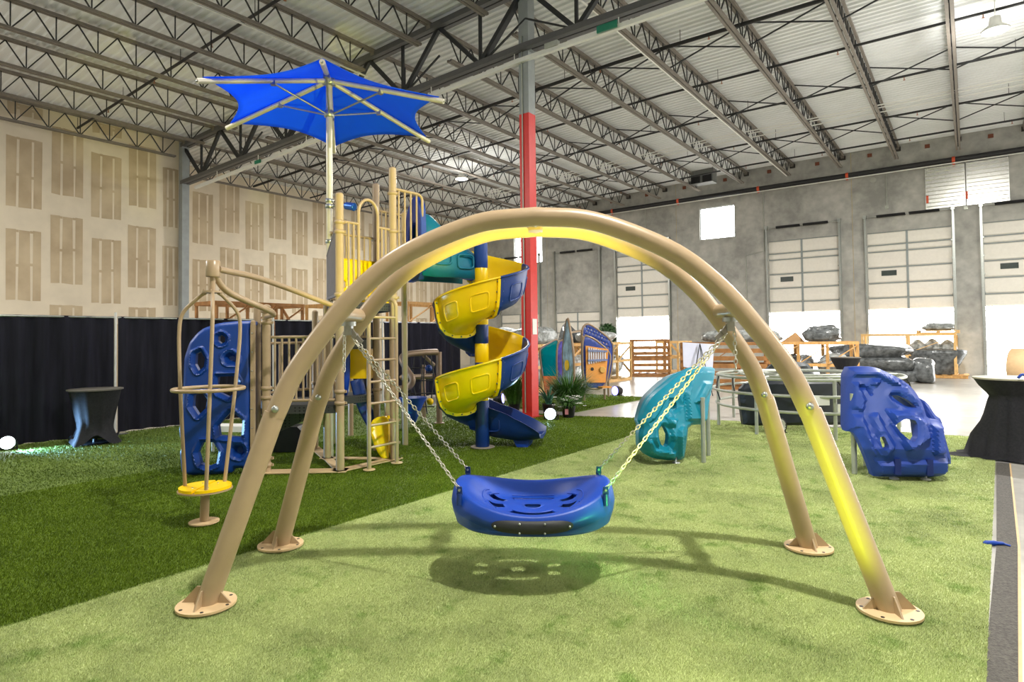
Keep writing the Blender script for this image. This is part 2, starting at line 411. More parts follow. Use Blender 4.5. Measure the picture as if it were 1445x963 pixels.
# left partition: mud-coloured wall with bare gypsum board fields
def gypsum():
    m = bpy.data.materials.new('gypsum_field'); m.use_nodes = True; nt = m.node_tree; b = nt.nodes['Principled BSDF']; b.inputs['Roughness'].default_value = .9
    tc = nt.nodes.new('ShaderNodeTexCoord'); n = nt.nodes.new('ShaderNodeTexNoise'); n.inputs['Scale'].default_value = 1.4; n.inputs['Detail'].default_value = 5
    oi = nt.nodes.new('ShaderNodeObjectInfo'); ad = nt.nodes.new('ShaderNodeVectorMath'); nt.links.new(tc.outputs['Object'], ad.inputs[0]); nt.links.new(oi.outputs['Location'], ad.inputs[1])
    nt.links.new(ad.outputs[0], n.inputs['Vector']); cr = nt.nodes.new('ShaderNodeValToRGB')
    cr.color_ramp.elements[0].color = (*lin(182, 163, 134), 1); cr.color_ramp.elements[1].color = (*lin(202, 184, 154), 1); cr.color_ramp.elements[0].position = .35; cr.color_ramp.elements[1].position = .65
    nt.links.new(n.outputs['Fac'], cr.inputs[0]); nt.links.new(cr.outputs[0], b.inputs['Base Color']); return m
GYP = gypsum()
NX, FX, YJ = -22.0, -24.5, 10.36
mb = MB(); mb.box((NX-.1, (YJ-7)/2, 4.36), (.2, YJ+7, 8.72)); wl = struct(mb.build('wall_left', MUD))
mb = MB(); mb.box((FX-.1, (YJ+DOCKY)/2, 4.3), (.2, DOCKY-YJ, 8.6)); mb.box(((NX+FX)/2-.1, YJ-.1, 4.3), (NX-FX, .2, 8.6)); wf = struct(mb.build('wall_left_far', MUD))
def field(width, h, top, bot, r):
    """bare board field left between the taped joints: ragged edge, two mudded screw lines"""
    m_ = MB(); gap = .03
    xs = [0, width*.31-gap, width*.31+gap, width*.72-gap, width*.72+gap, width]; zs = [0, h*.45, h*.5, h]
    def j(): return r.uniform(-.018, .018)
    for a, b in ((0, 1), (2, 3), (4, 5)):
        m_.add([(0.004, xs[a]+j(), j()), (0.004, xs[b]+j(), j()), (0.004, xs[b]+j(), h+j()), (0.004, xs[a]+j(), h+j())], [(0, 1, 2, 3)])
    for a, b in ((1, 2), (3, 4)):
        z0 = h*r.uniform(.42, .5); m_.add([(0.004, xs[a]-.01, z0), (0.004, xs[b]+.01, z0), (0.004, xs[b]+.01, z0+.08), (0.004, xs[a]-.01, z0+.08)], [(0, 1, 2, 3)])
        m_.add([(0.004, xs[a]-.01, h-.07), (0.004, xs[b]+.01, h-.07), (0.004, xs[b]+.01, h), (0.004, xs[a]-.01, h)], [(0, 1, 2, 3)])
    return m_
rr = random.Random(3); FM = []
for i in range(6):
    o = field(.84, 2.04, 0, 0, rr).build('gypsum_board', GYP); FM.append(o.data); bpy.data.objects.remove(o)
HALF = field(.5, 2.04, 0, 0, rr).build('gypsum_board', GYP); HM = HALF.data; bpy.data.objects.remove(HALF)
SHORT = field(.84, .34, 0, 0, rr).build('gypsum_board', GYP); SM_ = SHORT.data; bpy.data.objects.remove(SHORT)
def board(me, par, x, y, z):
    o = bpy.data.objects.new('gypsum_board', me); COL.objects.link(o); o.parent = par; o.location = (x, y, z); return o
for c in range(-2, 5):
    y0 = 5.46+1.064*c; hi = c % 2
    for z0 in ((5.56, 2.86, .16) if not hi else (6.1, 3.41, .72)):
        board(HM if c == 4 else FM[rr.randrange(6)], wl, NX, y0, z0)
    if not hi: board(SM_ if c < 4 else SM_, wl, NX, y0, 8.24) if c < 4 else None
for c in range(-1, 15):
    y0 = 11.92+1.11*c
    if y0 < 10.6 or y0 > 27.4: continue
    hi = c % 2
    for z0 in ((5.5, 2.82, .14) if not hi else (6.1, 3.41, .72)): board(FM[rr.randrange(6)], wf, FX, y0, z0)

# dock wall: tilt-up panels with openings
DOORS = [(4.3, 7.08, 5.71, 2.6), (8.1, 10.88, 5.71, 2.6), (-22.0, -19.3, 2.95, 0), (-18.2, -15.5, 2.95, 0), (-14.5, -11.72, 5.72, 2.6), (-7.07, -4.31, 5.76, 2.6), (-3.26, -.48, 5.71, 2.6), (.48, 3.26, 5.71, 2.6)]
WINS = [(-21.08, -19.13, 5.83, 7.43), (-10.15, -8.53, 6.14, 7.63)]
wr = struct(bpy.data.objects.new('wall_right', None)); COL.objects.link(wr)
opens = [(a, b, 0, t_) for a, b, t_, _ in DOORS]+WINS
WALLP = mat('painted_tilt_up', lin(196, 196, 190), .8, var=.05, scale=.8)
seams = [-24.6, -18.8, -11.3, -3.78, 3.85, 12.5]
for a, b in zip(seams[:-1], seams[1:]):
    mb = MB(); xs = sorted({a+.01, b-.01}|{x for o in opens for x in o[:2] if a < x < b})
    for x0, x1 in zip(xs[:-1], xs[1:]):
        zs = sorted({0., 9.15}|{z for o in opens if o[0] <= x0+1e-6 and o[1] >= x1-1e-6 for z in o[2:4]})
        for z0, z1 in zip(zs[:-1], zs[1:]):
            if any(o[0] <= x0+1e-6 and o[1] >= x1-1e-6 and o[2] <= z0+1e-6 and o[3] >= z1-1e-6 for o in opens): continue
            mb.box(((x0+x1)/2, DOCKY+.12, (z0+z1)/2), (x1-x0, .24, z1-z0))
    mb.build('concrete_panel', WALLC, wr)
for s_ in seams[1:-1]:
    mb = MB(); mb.box((s_, DOCKY+.05, 4.55), (.035, .08, 9.1)); mb.build('joint_seal', mat('joint_sealant', lin(190, 172, 130), .8), wr)
mb = MB()
for k in range(-12, 6): mb.box((-.19+1.94*k, DOCKY-.06, RZ(-.19+1.94*k)-.22), (.2, .12, .16))
mb.build('joist_seat', mat('dark_seat', lin(48, 44, 42), .7), wr)
mb = MB()
for k in range(-12, 6): mb.box((.78+1.94*k, DOCKY-.02, RZ(.78+1.94*k)-.28), (.16, .04, .14))
mb.build('embed_plate', mat('rusty_plate', lin(122, 70, 50), .8), wr)
mb = MB()
for x, z0, z1 in ((-2.55, 6.75, 8.1), (-12.9, 6.6, 8.9), (-7.25, 6.1, 8.0)): mb.tube([(x, DOCKY-.02, z0), (x, DOCKY-.02, z1)], .016, 6)
mb.tube([(-8.05, DOCKY-.02, 2.5), (-8.05, DOCKY-.02, 5.2), (-7.6, DOCKY-.02, 5.3), (-7.25, DOCKY-.02, 5.35), (-7.25, DOCKY-.02, 6.1)], .016, 6)
mb.box((-2.55, DOCKY-.03, 6.68), (.12, .06, .12)); mb.box((-.02, DOCKY-.03, 6.32), (.12, .06, .12)); mb.build('conduit', GREYTUBE, wr)
for x, z in ((-3.0, 7.85), (-2.3, 6.05), (-13.6, 7.1), (-9.6, 5.2), (-15, 4.6)):
    mb = MB(); mb.lathe((x, DOCKY-.002, z), [(.11, -.004), (.11, .006)], 14, axis=(0, 1, 0)); mb.build('patch_disc', mat('lifting_patch', lin(172, 172, 164), .8), wr)

def rollup(n, x0, x1, top, bot):
    d = struct(bpy.data.objects.new('door_%d' % n, None)); COL.objects.link(d); d.location = ((x0+x1)/2, DOCKY, 0)
    yv = DOCKY+.06; xm = x0+(x1-x0)*.485
    edges = [2.6, 3.07, 3.67, 4.29, 4.93, 5.2, top] if bot > 1 else [0, .62, 1.24, 1.86, 2.45, top]
    for i, (a, b) in enumerate(zip(edges[:-1], edges[1:])):
        m_ = MB(); h = b-a-.02
        prof = [(-.02, 0), (.02, .05), (.028, h*.5), (.02, h-.03), (-.02, h), (-.05, h), (-.05, 0)]
        k = len(prof); vs = [(x0-.02, yv-p, a+z) for p, z in prof]+[(x1+.02, yv-p, a+z) for p, z in prof]
        m_.add(vs, [(j, (j+1) % k, k+(j+1) % k, k+j) for j in range(k)]+[tuple(range(k))[::-1], tuple(range(k, 2*k))])
        pn = m_.build('section_panel', PANELW, d)
        m_ = MB(); m_.box(((x0+x1)/2, yv-.005, b-.01), (x1-x0+.04, .05, .034)); m_.build('joint_strip', STILE, pn)
        m_ = MB(); m_.box((xm, yv-.035, (a+b)/2), (.075, .02, b-a-.03)); m_.build('stile', STILE, pn)
    wz = (4.05, .21) if bot > 1 else (1.55, .2)
    m_ = MB(); m_.box((x0+.72, yv-.035, wz[0]), (.52, .02, wz[1])); m_.build('vision_window', GLASSD, d)
    for x, s in ((x0-.04, -1), (x1+.04, 1)):
        m_ = MB(); zt = 6.3 if bot > 1 else 6.2
        m_.bar((x, DOCKY-.06, 0 if bot > 1 else 0), (x+s*.02, DOCKY-.14, zt), .07, .09); m_.bar((x+s*.05, DOCKY-.02, 0), (x+s*.05, DOCKY-.02, zt), .02, .05)
        m_.box((x+s*.02, DOCKY-.14, zt+.05), (.12, .16, .14))
        for q in range(8): m_.box((x-s*.03, DOCKY-.06, .4+q*.68), (.06, .08, .05))
        m_.build('track', STEEL, d)
    if bot > 1 or True:
        for a, b in ((x0+.35, (x0+x1)/2-.06), ((x0+x1)/2+.06, x1-.35)):
            m_ = MB(); nn = 46; zt = 6.33 if bot > 1 else 6.22
            pts = [(a+(b-a)*i/(nn*4), DOCKY-.14+.05*math.cos(i*math.pi/2), zt+.05*math.sin(i*math.pi/2)) for i in range(nn*4+1)]
            m_.tube(pts, .012, 4); m_.build('torsion_spring', BLACKP, d)
        m_ = MB(); m_.tube([(x0-.05, DOCKY-.14, zt), (x1+.05, DOCKY-.14, zt)], .015, 6); m_.build('spring_shaft', STEEL, d)
for i, (a, b, t_, bo) in enumerate(DOORS): rollup(i+1, a, b, t_, bo)

GLASS = bpy.data.materials.new('window_glass'); GLASS.use_nodes = True
nt = GLASS.node_tree; b_ = nt.nodes['Principled BSDF']; tr = nt.nodes.new('ShaderNodeBsdfTransparent'); mx = nt.nodes.new('ShaderNodeMixShader'); mx.inputs[0].default_value = .08
b_.inputs['Roughness'].default_value = .05; nt.links.new(tr.outputs[0], mx.inputs[1]); nt.links.new(b_.outputs[0], mx.inputs[2]); nt.links.new(mx.outputs[0], nt.nodes['Material Output'].inputs[0])
for i, (x0, x1, z0, z1) in enumerate(WINS):
    o = struct(bpy.data.objects.new('window_%d' % (i+1), None)); COL.objects.link(o); o.location = ((x0+x1)/2, DOCKY, z0)
    m_ = MB()
    for a, b in (((x0, z0), (x1, z0)), ((x0, z1), (x1, z1)), ((x0, z0), (x0, z1)), ((x1, z0), (x1, z1))): m_.bar((a[0], DOCKY+.1, a[1]), (b[0], DOCKY+.1, b[1]), .06, .06, up=(0, 1, 0))
    m_.build('window_frame', STILE, o)
    m_ = MB(); m_.box(((x0+x1)/2, DOCKY+.12, (z0+z1)/2), (x1-x0, .012, z1-z0)); m_.build('pane', GLASS, o)

mb = MB(); mb.box((12.6, 10.9, 4.6), (.2, 36, 9.2)); struct(mb.build('wall_side', WALLP))
mb = MB(); mb.box((-6, -7.1, 4.6), (38, .2, 9.2)); struct(mb.build('wall_back', WALLP))
# corrugated aluminium shutter panels above the doors
t = thing('wall_shutter', 'pair of ribbed silver metal panels mounted high on the dock wall', 'shutter', (0, DOCKY-.03, 6.4))
for a, b in ((-1.26, -.02), (.02, 1.27)):
    m_ = MB(); m_.box(((a+b)/2, DOCKY-.03, 7.3), (b-a, .05, 1.78)); p = m_.build('panel', MIRRORS, t)
    m_ = MB()
    for k in range(12): m_.tube([(a+.02, DOCKY-.058, 6.5+k*.147), (b-.02, DOCKY-.058, 6.5+k*.147)], .05, 8, flat=.3)
    m_.build('rib', MIRRORS, p)
for x in (-1.2, .02):
    m_ = MB(); m_.box((x, DOCKY-.1, 6.78), (.07, .05, .28)); m_.build('latch', ORANGE, t)
# sprinkler main on the dock wall
t = thing('sprinkler_main', 'thick black sprinkler pipe with orange clamps running along the dock wall', 'pipe', (-6, DOCKY-.22, 8.1))
m_ = MB(); m_.tube([(-22, DOCKY-.22, 8.0), (-8, DOCKY-.22, 8.12), (12, DOCKY-.22, 8.2)], .1, 12); m_.build('pipe', PIPEM, t)
for x in (-18.5, -14.6, -11.1, -7.4, -3.9, -.35, 3.4, 7): 
    z = 8.0+.12*min(1, (x+22)/14)+.08*max(0, (x+8)/20); m_ = MB(); m_.lathe((x, DOCKY-.22, z), [(.12, -.05), (.12, .05)], 12, axis=(1, 0, 0)); m_.box((x, DOCKY-.24, z-.14), (.07, .04, .1)); m_.build('clamp', ORANGE, t)
m_ = MB(); m_.tube([(-22, DOCKY-.3, 7.86), (-8, DOCKY-.3, 7.98), (12, DOCKY-.3, 8.06)], .022, 6); m_.build('conduit', WHITEP, t)
# unit heater
t = thing('unit_heater', 'grey boxy unit heater hung under the roof near the high square window', 'heater', (-9.4, 27.3, 8.5))
m_ = MB(); m_.box((-9.45, 27.3, 8.82), (1.0, .55, .75)); m_.build('casing', mat('heater_grey', lin(122, 124, 122), .5), t)
for x in (-9.72, -9.2):
    m_ = MB(); m_.box((x, 27.0, 8.62), (.4, .06, .34)); m_.build('louvre', BLACKP, t)
for x in (-9.85, -9.05): m_ = MB(); m_.bar((x, 27.3, 9.22), (x, 27.3, 9.1), .02, .02); m_.build('hanger', STEEL, t)

# high-bay lamps (the two in view and unseen ones, some of them added as fill light)
LBL = {1: 'round glowing high-bay lamp near the top right corner under the roof', 2: 'round glowing high-bay lamp under the roof left of the red column'}
for i, (p, e, e2, s) in enumerate(HIGHBAY):
    t = thing('high_bay_lamp', LBL.get(i, 'round high-bay lamp hung under the roof out of view'), 'lamp', p, group='high-bay lamps')
    m_ = MB(); m_.lathe((p[0], p[1], p[2]), [(.02, .3), (.1, .28), (.12, .12), (.26, 0), (.25, -.03)], 18); m_.bar((p[0], p[1], p[2]+.25), (p[0], p[1], RZ(p[0])-.1), .02, .02); m_.build('housing', WHITEP, t)
    m_ = MB(); m_.lathe((p[0], p[1], p[2]-.03), [(.0001, -.03), (.15, -.025), (.22, .0)], 18); m_.build('lens', GLOW, t)

# ------------------------------------------------------------------ turf rolls
def turf_mat(name, dark, light, patch, blot=None):
    m = bpy.data.materials.new(name); m.use_nodes = True; nt = m.node_tree; b = nt.nodes['Principled BSDF']; b.inputs['Roughness'].default_value = .6; b.inputs['Specular IOR Level'].default_value = .3
    g = nt.nodes.new('ShaderNodeNewGeometry')
    n1 = nt.nodes.new('ShaderNodeTexNoise'); n1.inputs['Scale'].default_value = 1.3; n1.inputs['Detail'].default_value = 6; n1.inputs['Roughness'].default_value = .65
    n2 = nt.nodes.new('ShaderNodeTexNoise'); n2.inputs['Scale'].default_value = 55; n2.inputs['Detail'].default_value = 3
    for n in (n1, n2): nt.links.new(g.outputs['Position'], n.inputs['Vector'])
    at = nt.nodes.new('ShaderNodeAttribute'); at.attribute_name = 'tint'
    ad = nt.nodes.new('ShaderNodeMath'); ad.operation = 'MULTIPLY_ADD'; ad.inputs[1].default_value = .45; nt.links.new(n2.outputs['Fac'], ad.inputs[0]); nt.links.new(at.outputs['Fac'], ad.inputs[2])
    ad2 = nt.nodes.new('ShaderNodeMath'); ad2.operation = 'MULTIPLY_ADD'; ad2.inputs[1].default_value = patch; nt.links.new(n1.outputs['Fac'], ad2.inputs[0]); nt.links.new(ad.outputs[0], ad2.inputs[2])
    cr = nt.nodes.new('ShaderNodeValToRGB'); cr.color_ramp.elements[0].color = (*dark, 1); cr.color_ramp.elements[1].color = (*light, 1)
    cr.color_ramp.elements[0].position = .3+patch*.25; cr.color_ramp.elements[1].position = .75+patch*.55
    nt.links.new(ad2.outputs[0], cr.inputs[0]); out = cr.outputs[0]
    if blot:
        n3 = nt.nodes.new('ShaderNodeTexNoise'); n3.inputs['Scale'].default_value = 3.2; n3.inputs['Detail'].default_value = 5; n3.inputs['Roughness'].default_value = .7; nt.links.new(g.outputs['Position'], n3.inputs['Vector'])
        mr = nt.nodes.new('ShaderNodeMapRange'); mr.inputs[1].default_value = .54; mr.inputs[2].default_value = .68; mr.inputs[3].default_value = 0; mr.inputs[4].default_value = .75; nt.links.new(n3.outputs['Fac'], mr.inputs[0])
        mx = nt.nodes.new('ShaderNodeMix'); mx.data_type = 'RGBA'; mx.blend_type = 'MULTIPLY'; mx.inputs[7].default_value = (*blot, 1); nt.links.new(mr.outputs[0], mx.inputs[0]); nt.links.new(out, mx.inputs[6]); out = mx.outputs[2]
    nt.links.new(out, b.inputs['Base Color']); return m
T_LIGHT = turf_mat('light_turf', lin(80, 101, 44), lin(188, 199, 134), 1.0, (.42, .60, .26))
T_DARK = turf_mat('dark_turf', lin(54, 78, 10), lin(122, 146, 38), .5)
T_OLIVE = turf_mat('olive_turf', lin(62, 84, 26), lin(134, 154, 74), .4)
def turf(label, polys, material, dens, h, wid, lean, group):
    t = thing('artificial_turf', label, 'turf', (np.mean([p[0] for p in polys[0]]), np.mean([p[1] for p in polys[0]]), 0), group)
    m_ = MB()
    for poly in polys: m_.prism(poly, (0, 0, .006), (1, 0, 0), (0, 1, 0), .012)
    back = m_.build('backing', material, t)
    at = back.data.attributes.new('tint', 'FLOAT', 'POINT'); at.data.foreach_set('value', np.full(len(back.data.vertices), .18, 'f'))
    allp = []
    for poly in polys:
        P = np.array(poly); lo, hi = P.min(0), P.max(0); A = (hi-lo).prod()
        n = int(A*dens*3.0); q = rng.uniform(lo, hi, (n, 2)); q = q[inpoly(q, poly)]
        d = np.hypot(q[:, 0], q[:, 1]); fwd = q[:, 0]*FV[0]+q[:, 1]*FV[1]; lat = q[:, 0]*RV[0]+q[:, 1]*RV[1]
        keep = (fwd > 1.9) & (np.abs(lat) < fwd*.9+.3)
        pr = np.clip((3.6/np.maximum(d, 2.0))**2.0, .012, 1.0)/1.0
        keep &= rng.uniform(0, 1, len(q)) < pr
        allp.append(q[keep])
    q = np.vstack(allp); n = len(q); d = np.hypot(q[:, 0], q[:, 1])
    sc = np.clip(d/3.6, .8, 3.2)
    ang = rng.uniform(0, 2*np.pi, n); hh = h*rng.uniform(.6, 1.15, n); ww = wid*sc*rng.uniform(.7, 1.2, n)
    lx = lean[0]+rng.normal(0, .4, n); ly = lean[1]+rng.normal(0, .4, n)
    a = np.stack([q[:, 0]-np.cos(ang)*ww, q[:, 1]-np.sin(ang)*ww, np.full(n, .010)], 1); b = np.stack([q[:, 0]+np.cos(ang)*ww, q[:, 1]+np.sin(ang)*ww, np.full(n, .010)], 1)
    c = np.stack([q[:, 0]+lx*hh, q[:, 1]+ly*hh, .010+hh], 1)
    V = np.stack([a, b, c], 1).reshape(-1, 3)-np.array(wloc(t))
    me = bpy.data.meshes.new('pile'); me.vertices.add(3*n); me.vertices.foreach_set('co', V.astype('f').ravel()); me.loops.add(3*n); me.loops.foreach_set('vertex_index', np.arange(3*n, dtype='i'))
    me.polygons.add(n); me.polygons.foreach_set('loop_start', np.arange(0, 3*n, 3, dtype='i')); me.polygons.foreach_set('loop_total', np.full(n, 3, 'i'))
    tint = np.repeat(rng.uniform(.0, .5, n), 3).reshape(-1, 3); tint[:, 2] += .15
    at = me.attributes.new('tint', 'FLOAT', 'POINT'); at.data.foreach_set('value', tint.ravel().astype('f'))
    me.update(calc_edges=True); me.materials.append(material)
    o = bpy.data.objects.new('pile', me); COL.objects.link(o); o.parent = t; o['kind'] = 'stuff'; return n
S = -4.5; S2 = -8.3
TURF_N = [turf('light green turf roll under the arch swing, running to the concrete strip', [[(S, -4), (.02, -4), (.02, 3.65), (.22, 10.1), (.2, 12.1), (-3.6, 11.95), (S, 11.7)]], T_LIGHT, 27000, .015, .0015, (.1, .2), 'turf rolls'),
          turf('dark green turf roll under the play tower and spiral slide', [[(S2, -4), (S-.015, -4), (S-.015, 11.7), (-5.9, 11.2), (-6.7, 10.95), (S2, 10.9)]], T_DARK, 15000, .022, .0019, (.35, .1), 'turf rolls'),
          turf('olive turf roll along the black drape on the left', [[(-12.3, -4), (S2-.015, -4), (S2-.015, 10.9), (-12.3, 10.9)]], T_OLIVE, 4000, .024, .0026, (.3, -.2), 'turf rolls'),
          turf('green turf patch under the sensory play panels', [[(-6.9, 11.6), (-6.85, 15.3), (-9.6, 15.3), (-9.6, 11.4)]], T_DARK, 9000, .03, .003, (.3, .1), 'turf rolls')]
print('turf blades', TURF_N)
# edging strip and tape beside the concrete
def strip(pts, w, z, name, material, label, cat):
    m_ = MB()
    for a, b in zip(pts[:-1], pts[1:]):
        m_.bar((a[0], a[1], z), (b[0], b[1], z), w, .008)
    return place(tag(m_.build(name, material), label, cat), (pts[0][0], pts[0][1], 0))
strip([(.10, -3), (.075, 3.65), (.19, 6.1), (.29, 9.9)], .13, .006, 'turf_edging', mat('dark_edging_tape', lin(84, 80, 74), .8, var=.4, scale=60, bump=.6, bscale=90), 'dark frayed edging strip between light turf and concrete', 'edging')
strip([(.165, -3), (.145, 3.65), (.26, 6.1), (.36, 9.9)], .016, .008, 'tape_line', mat('tan_tape', lin(206, 176, 132), .7), 'thin tan tape line on the concrete beside the dark edging strip', 'tape')
m_ = MB(); g = gnd(1403, 771); m_.lathe((g[0], g[1], .022), [(.006, -.075), (.018, -.06), (.02, 0), (.014, .03), (.014, .06), (.004, .075)], 10, axis=(.9, .45, 0)); m_.tube([(g[0]+.05, g[1]+.03, .022), (g[0]+.1, g[1]+.02, .014)], .008, 6)
place(tag(m_.build('cable_connector', PBLUE), 'small blue cable connector lying on the edging strip', 'connector'), (g[0], g[1], 0))

# ================================================================== ARCH SWING
FH = FV.copy(); FH[2] = 0; FH /= np.linalg.norm(FH); RH = np.array([FH[1], -FH[0], 0])      # level camera-ish axes, used only to read the photo
ZV = np.array([0, 0, 1.])
cen = np.array([-2.411, 3.532, 0]); wd = np.array([math.cos(math.radians(34)), math.sin(math.radians(34)), 0]); dd = np.array([-wd[1], wd[0], 0])
ARC = [(0, 2.445), (.39, 2.405), (.85, 2.215), (1.13, 2.0), (1.35, 1.745), (1.565, 1.43), (1.68, 1.16)]
FOOT = 2.04
def off(z): return .545+(.22-.545)*min(1, z/2.4)
def apt(s, z, side): return cen+wd*s+dd*(side*off(z))+ZV*z
swing = thing('arch_swing_frame', 'large tan double-arch steel swing frame standing on the light turf', 'swing frame', cen)
half = spline([(s, z, 0) for s, z in ARC], 6)
for side in (-1, 1):
    pts = [(-p[0], p[1]) for p in half[::-1]]+[(p[0], p[1]) for p in half[1:]]
    m_ = MB(); m_.tube([apt(s, z, side) for s, z in pts], .063, 20); m_.build('arch_tube', TAN, swing)
    for e in (-1, 1):
        kz = 1.16; m_ = MB(); a = apt(e*1.68, kz+.02, side); b = apt(e*FOOT, .03, side)
        m_.tube([a, a*.97+b*.03, b], [.0645, .0665, .0665], 20); leg = m_.build('leg', TAN, swing)
        m_ = MB(); q = apt(e*1.655, 1.21, side)-dd*.06; m_.ball(q, .024, 10, 6); m_.build('bolt_cap', STEEL, leg)
        m_ = MB(); m_.lathe(b*[1, 1, 0]+ZV*.028, [(.172, 0), (.172, .014)], 36, sx=1, sy=1); pl = m_.build('foot_plate', TANPLATE, swing)
        for k in range(4):
            m_ = MB(); an = math.radians(34+k*90); u = np.array([math.cos(an), math.sin(an), 0]); n = np.array([-u[1], u[0], 0])
            if k % 2 == 0: m_.prism([(.03, 0), (.155, 0), (.06, .10), (.03, .10)], b*[1, 1, 0]+ZV*.041, u, ZV, .01)
            else: m_.prism([(.03, 0), (.14, 0), (.06, .09), (.03, .09)], b*[1, 1, 0]+ZV*.041, u, ZV, .01)
            m_.build('gusset', TAN, pl)
        m_ = MB()
        for k in range(6):
            an = k*math.pi/3+.4; m_.lathe(b*[1, 1, 0]+np.array([math.cos(an)*.148, math.sin(an)*.148, .042]), [(.011, 0), (.011, .0015)], 8)
        m_.build('bolt_hole', BLACKP, pl)
for s, z in ((-1.32, 1.82), (1.32, 1.82)):
    m_ = MB(); m_.tube([apt(s, z, -1), apt(s, z, 1)], .052, 16); cb = m_.build('cross_bar', TAN, swing)
    m_ = MB(); c = cen+wd*s+ZV*(z-.05); m_.lathe(c+ZV*-.03, [(.05, 0), (.05, .03)], 14); m_.box(c-ZV*.06, (.05, .05, .07), math.radians(34)); m_.build('hanger_bracket', STEEL, cb)
m_ = MB(); m_.tube([apt(0, 2.44, -1), apt(0, 2.44, 1)], .045, 14); m_.box(cen+ZV*2.44-dd*.0, (.1, .12, .11), math.radians(34)); m_.build('cross_bar', TAN, swing)

# ---- dish swing seat with four chains
SA, SB = .555, .40; sc0 = cen-wd*.04+np.array([0, 0, 0])
seat = thing('dish_swing', 'blue moulded dish swing seat hanging on four chains under the arch', 'swing seat', sc0+ZV*.34)
def srho(phi):   # superellipse radius
    c, s = abs(math.cos(phi)), abs(math.sin(phi)); return 1/((c**2.4+s**2.4)**(1/2.4))
def zrim(phi): return .548+.028*math.sin(phi)+.122*math.cos(phi)**2
def sp(phi, rho, z): k = srho(phi)*rho; return sc0+wd*(SA*k*math.cos(phi))+dd*(SB*k*math.sin(phi))+ZV*z
def ztop(rho, phi):
    zr = zrim(phi); base = .485+.04*math.cos(phi)**2*min(1, rho/.6)+.02*math.sin(phi)*rho
    if rho < .45: return base
    t = min(1, (rho-.45)/.43); t = t*t*(3-2*t); return base+(zr-base)*t
def zbot(rho, phi):
    t = max(0., min(1., (rho-.5)/.2)); return .455-.075*t*t*(3-2*t)+.02*math.sin(phi)*rho*(1-t)
NP = 120; rhos = [0.0, .05, .10, .15, .2, .26, .32, .37, .41, .45, .5, .55, .6, .66, .72, .78, .83, .88]
def hole(rho, phi):
    d = math.degrees(phi) % 360
    if rho < .099: return True
    if .36 < rho < .46 and (55 < d < 125 or 235 < d < 305): return True
    if .36 < rho < .55 and any(abs(d-c) < 9 for c in (20, 160, 200, 340)): return True
    return False
m_ = MB(); T = {}; B = {}; vs = []
for i, r in enumerate(rhos):
    for k in range(NP):
        ph = 2*math.pi*k/NP; T[i, k] = len(vs); vs.append(sp(ph, r, ztop(r, ph)))
for i, r in enumerate(rhos[:14]):
    for k in range(NP):
        ph = 2*math.pi*k/NP; B[i, k] = len(vs); vs.append(sp(ph, r, zbot(r, ph)))
outer = [(.92, lambda p: zrim(p)+.004), (.955, lambda p: zrim(p)-.012), (.985, lambda p: zrim(p)-.06), (1.0, lambda p: zrim(p)-.11), (.985, lambda p: .455+.04*math.cos(p)**2), (.94, lambda p: .415), (.86, lambda p: .385)]
for j, (r, f) in enumerate(outer):
    for k in range(NP): ph = 2*math.pi*k/NP; T[100+j, k] = len(vs); vs.append(sp(ph, r, f(ph)))
fs = []; oc = set()
for i in range(len(rhos)-1):
    for k in range(NP):
        if hole((rhos[i]+rhos[i+1])/2, 2*math.pi*(k+.5)/NP): oc.add((i, k))
for i in range(len(rhos)-1):
    for k in range(NP):
        k2 = (k+1) % NP
        if (i, k) not in oc:
            fs.append((T[i, k], T[i+1, k], T[i+1, k2], T[i, k2]))
            if i < 13: fs.append((B[i, k2], B[i+1, k2], B[i+1, k], B[i, k]))
        else:
            for (a, b, nb) in (((i, k), (i, k2), (i-1, k)), ((i+1, k2), (i+1, k), (i+1, k)), ((i, k2), (i+1, k2), (i, k2)), ((i+1, k), (i, k), (i, (k-1) % NP))):
                if nb[0] >= 0 and nb not in oc: fs.append((T[a], T[b], B[b], B[a]))
chain_ids = [17]+[100+j for j in range(len(outer))]
for a, b in zip(chain_ids[:-1], chain_ids[1:]):
    for k in range(NP): fs.append((T[a, k], T[b, k], T[b, (k+1) % NP], T[a, (k+1) % NP]))
for k in range(NP): fs.append((T[106, k], B[13, k], B[13, (k+1) % NP], T[106, (k+1) % NP]))
m_.add(vs, fs, True); m_.build('dish', PBLUE, seat)
m_ = MB()                                                    # moulded tread grooves on the dish floor
for rr_, d0, d1 in ((.36, 50, 130), (.36, 230, 310), (.52, 60, 120), (.52, 240, 300), (.62, 150, 210), (.62, -30, 30), (.56, 15, 42), (.56, 138, 165), (.56, 195, 222), (.56, 318, 345)):
    m_.tube([sp(math.radians(a), rr_, ztop(rr_, math.radians(a))+.001) for a in np.linspace(d0, d1, 18)], .006, 6)
m_.build('tread_rib', PBLUE, seat)
def side_pt(ph, t, o=.0):
    za = zrim(ph)-.02; zb = .40; z = za+(zb-za)*t
    r = .965+.035*math.sin(math.pi*min(1, t*1.05))-.05*max(0, t-.75)*2
    p = sp(ph, r, z); n = wd*math.cos(ph)*SB+dd*math.sin(ph)*SA; n /= np.linalg.norm(n); return p+n*o
m_ = MB(); vs = []; rings = 5; sg = 40
for i in range(rings+1):
    q = i/rings
    for k in range(sg):
        a = 2*math.pi*k/sg; u = math.copysign(abs(math.cos(a))**.8, math.cos(a))*q; v = math.copysign(abs(math.sin(a))**.9, math.sin(a))*q
        vs.append(side_pt(math.radians(-90)+u*.46, .46+.43*v, .016-.012*(q**6)))
m_.add(vs, [(i*sg+k, i*sg+(k+1) % sg, (i+1)*sg+(k+1) % sg, (i+1)*sg+k) for i in range(rings) for k in range(sg)], True)
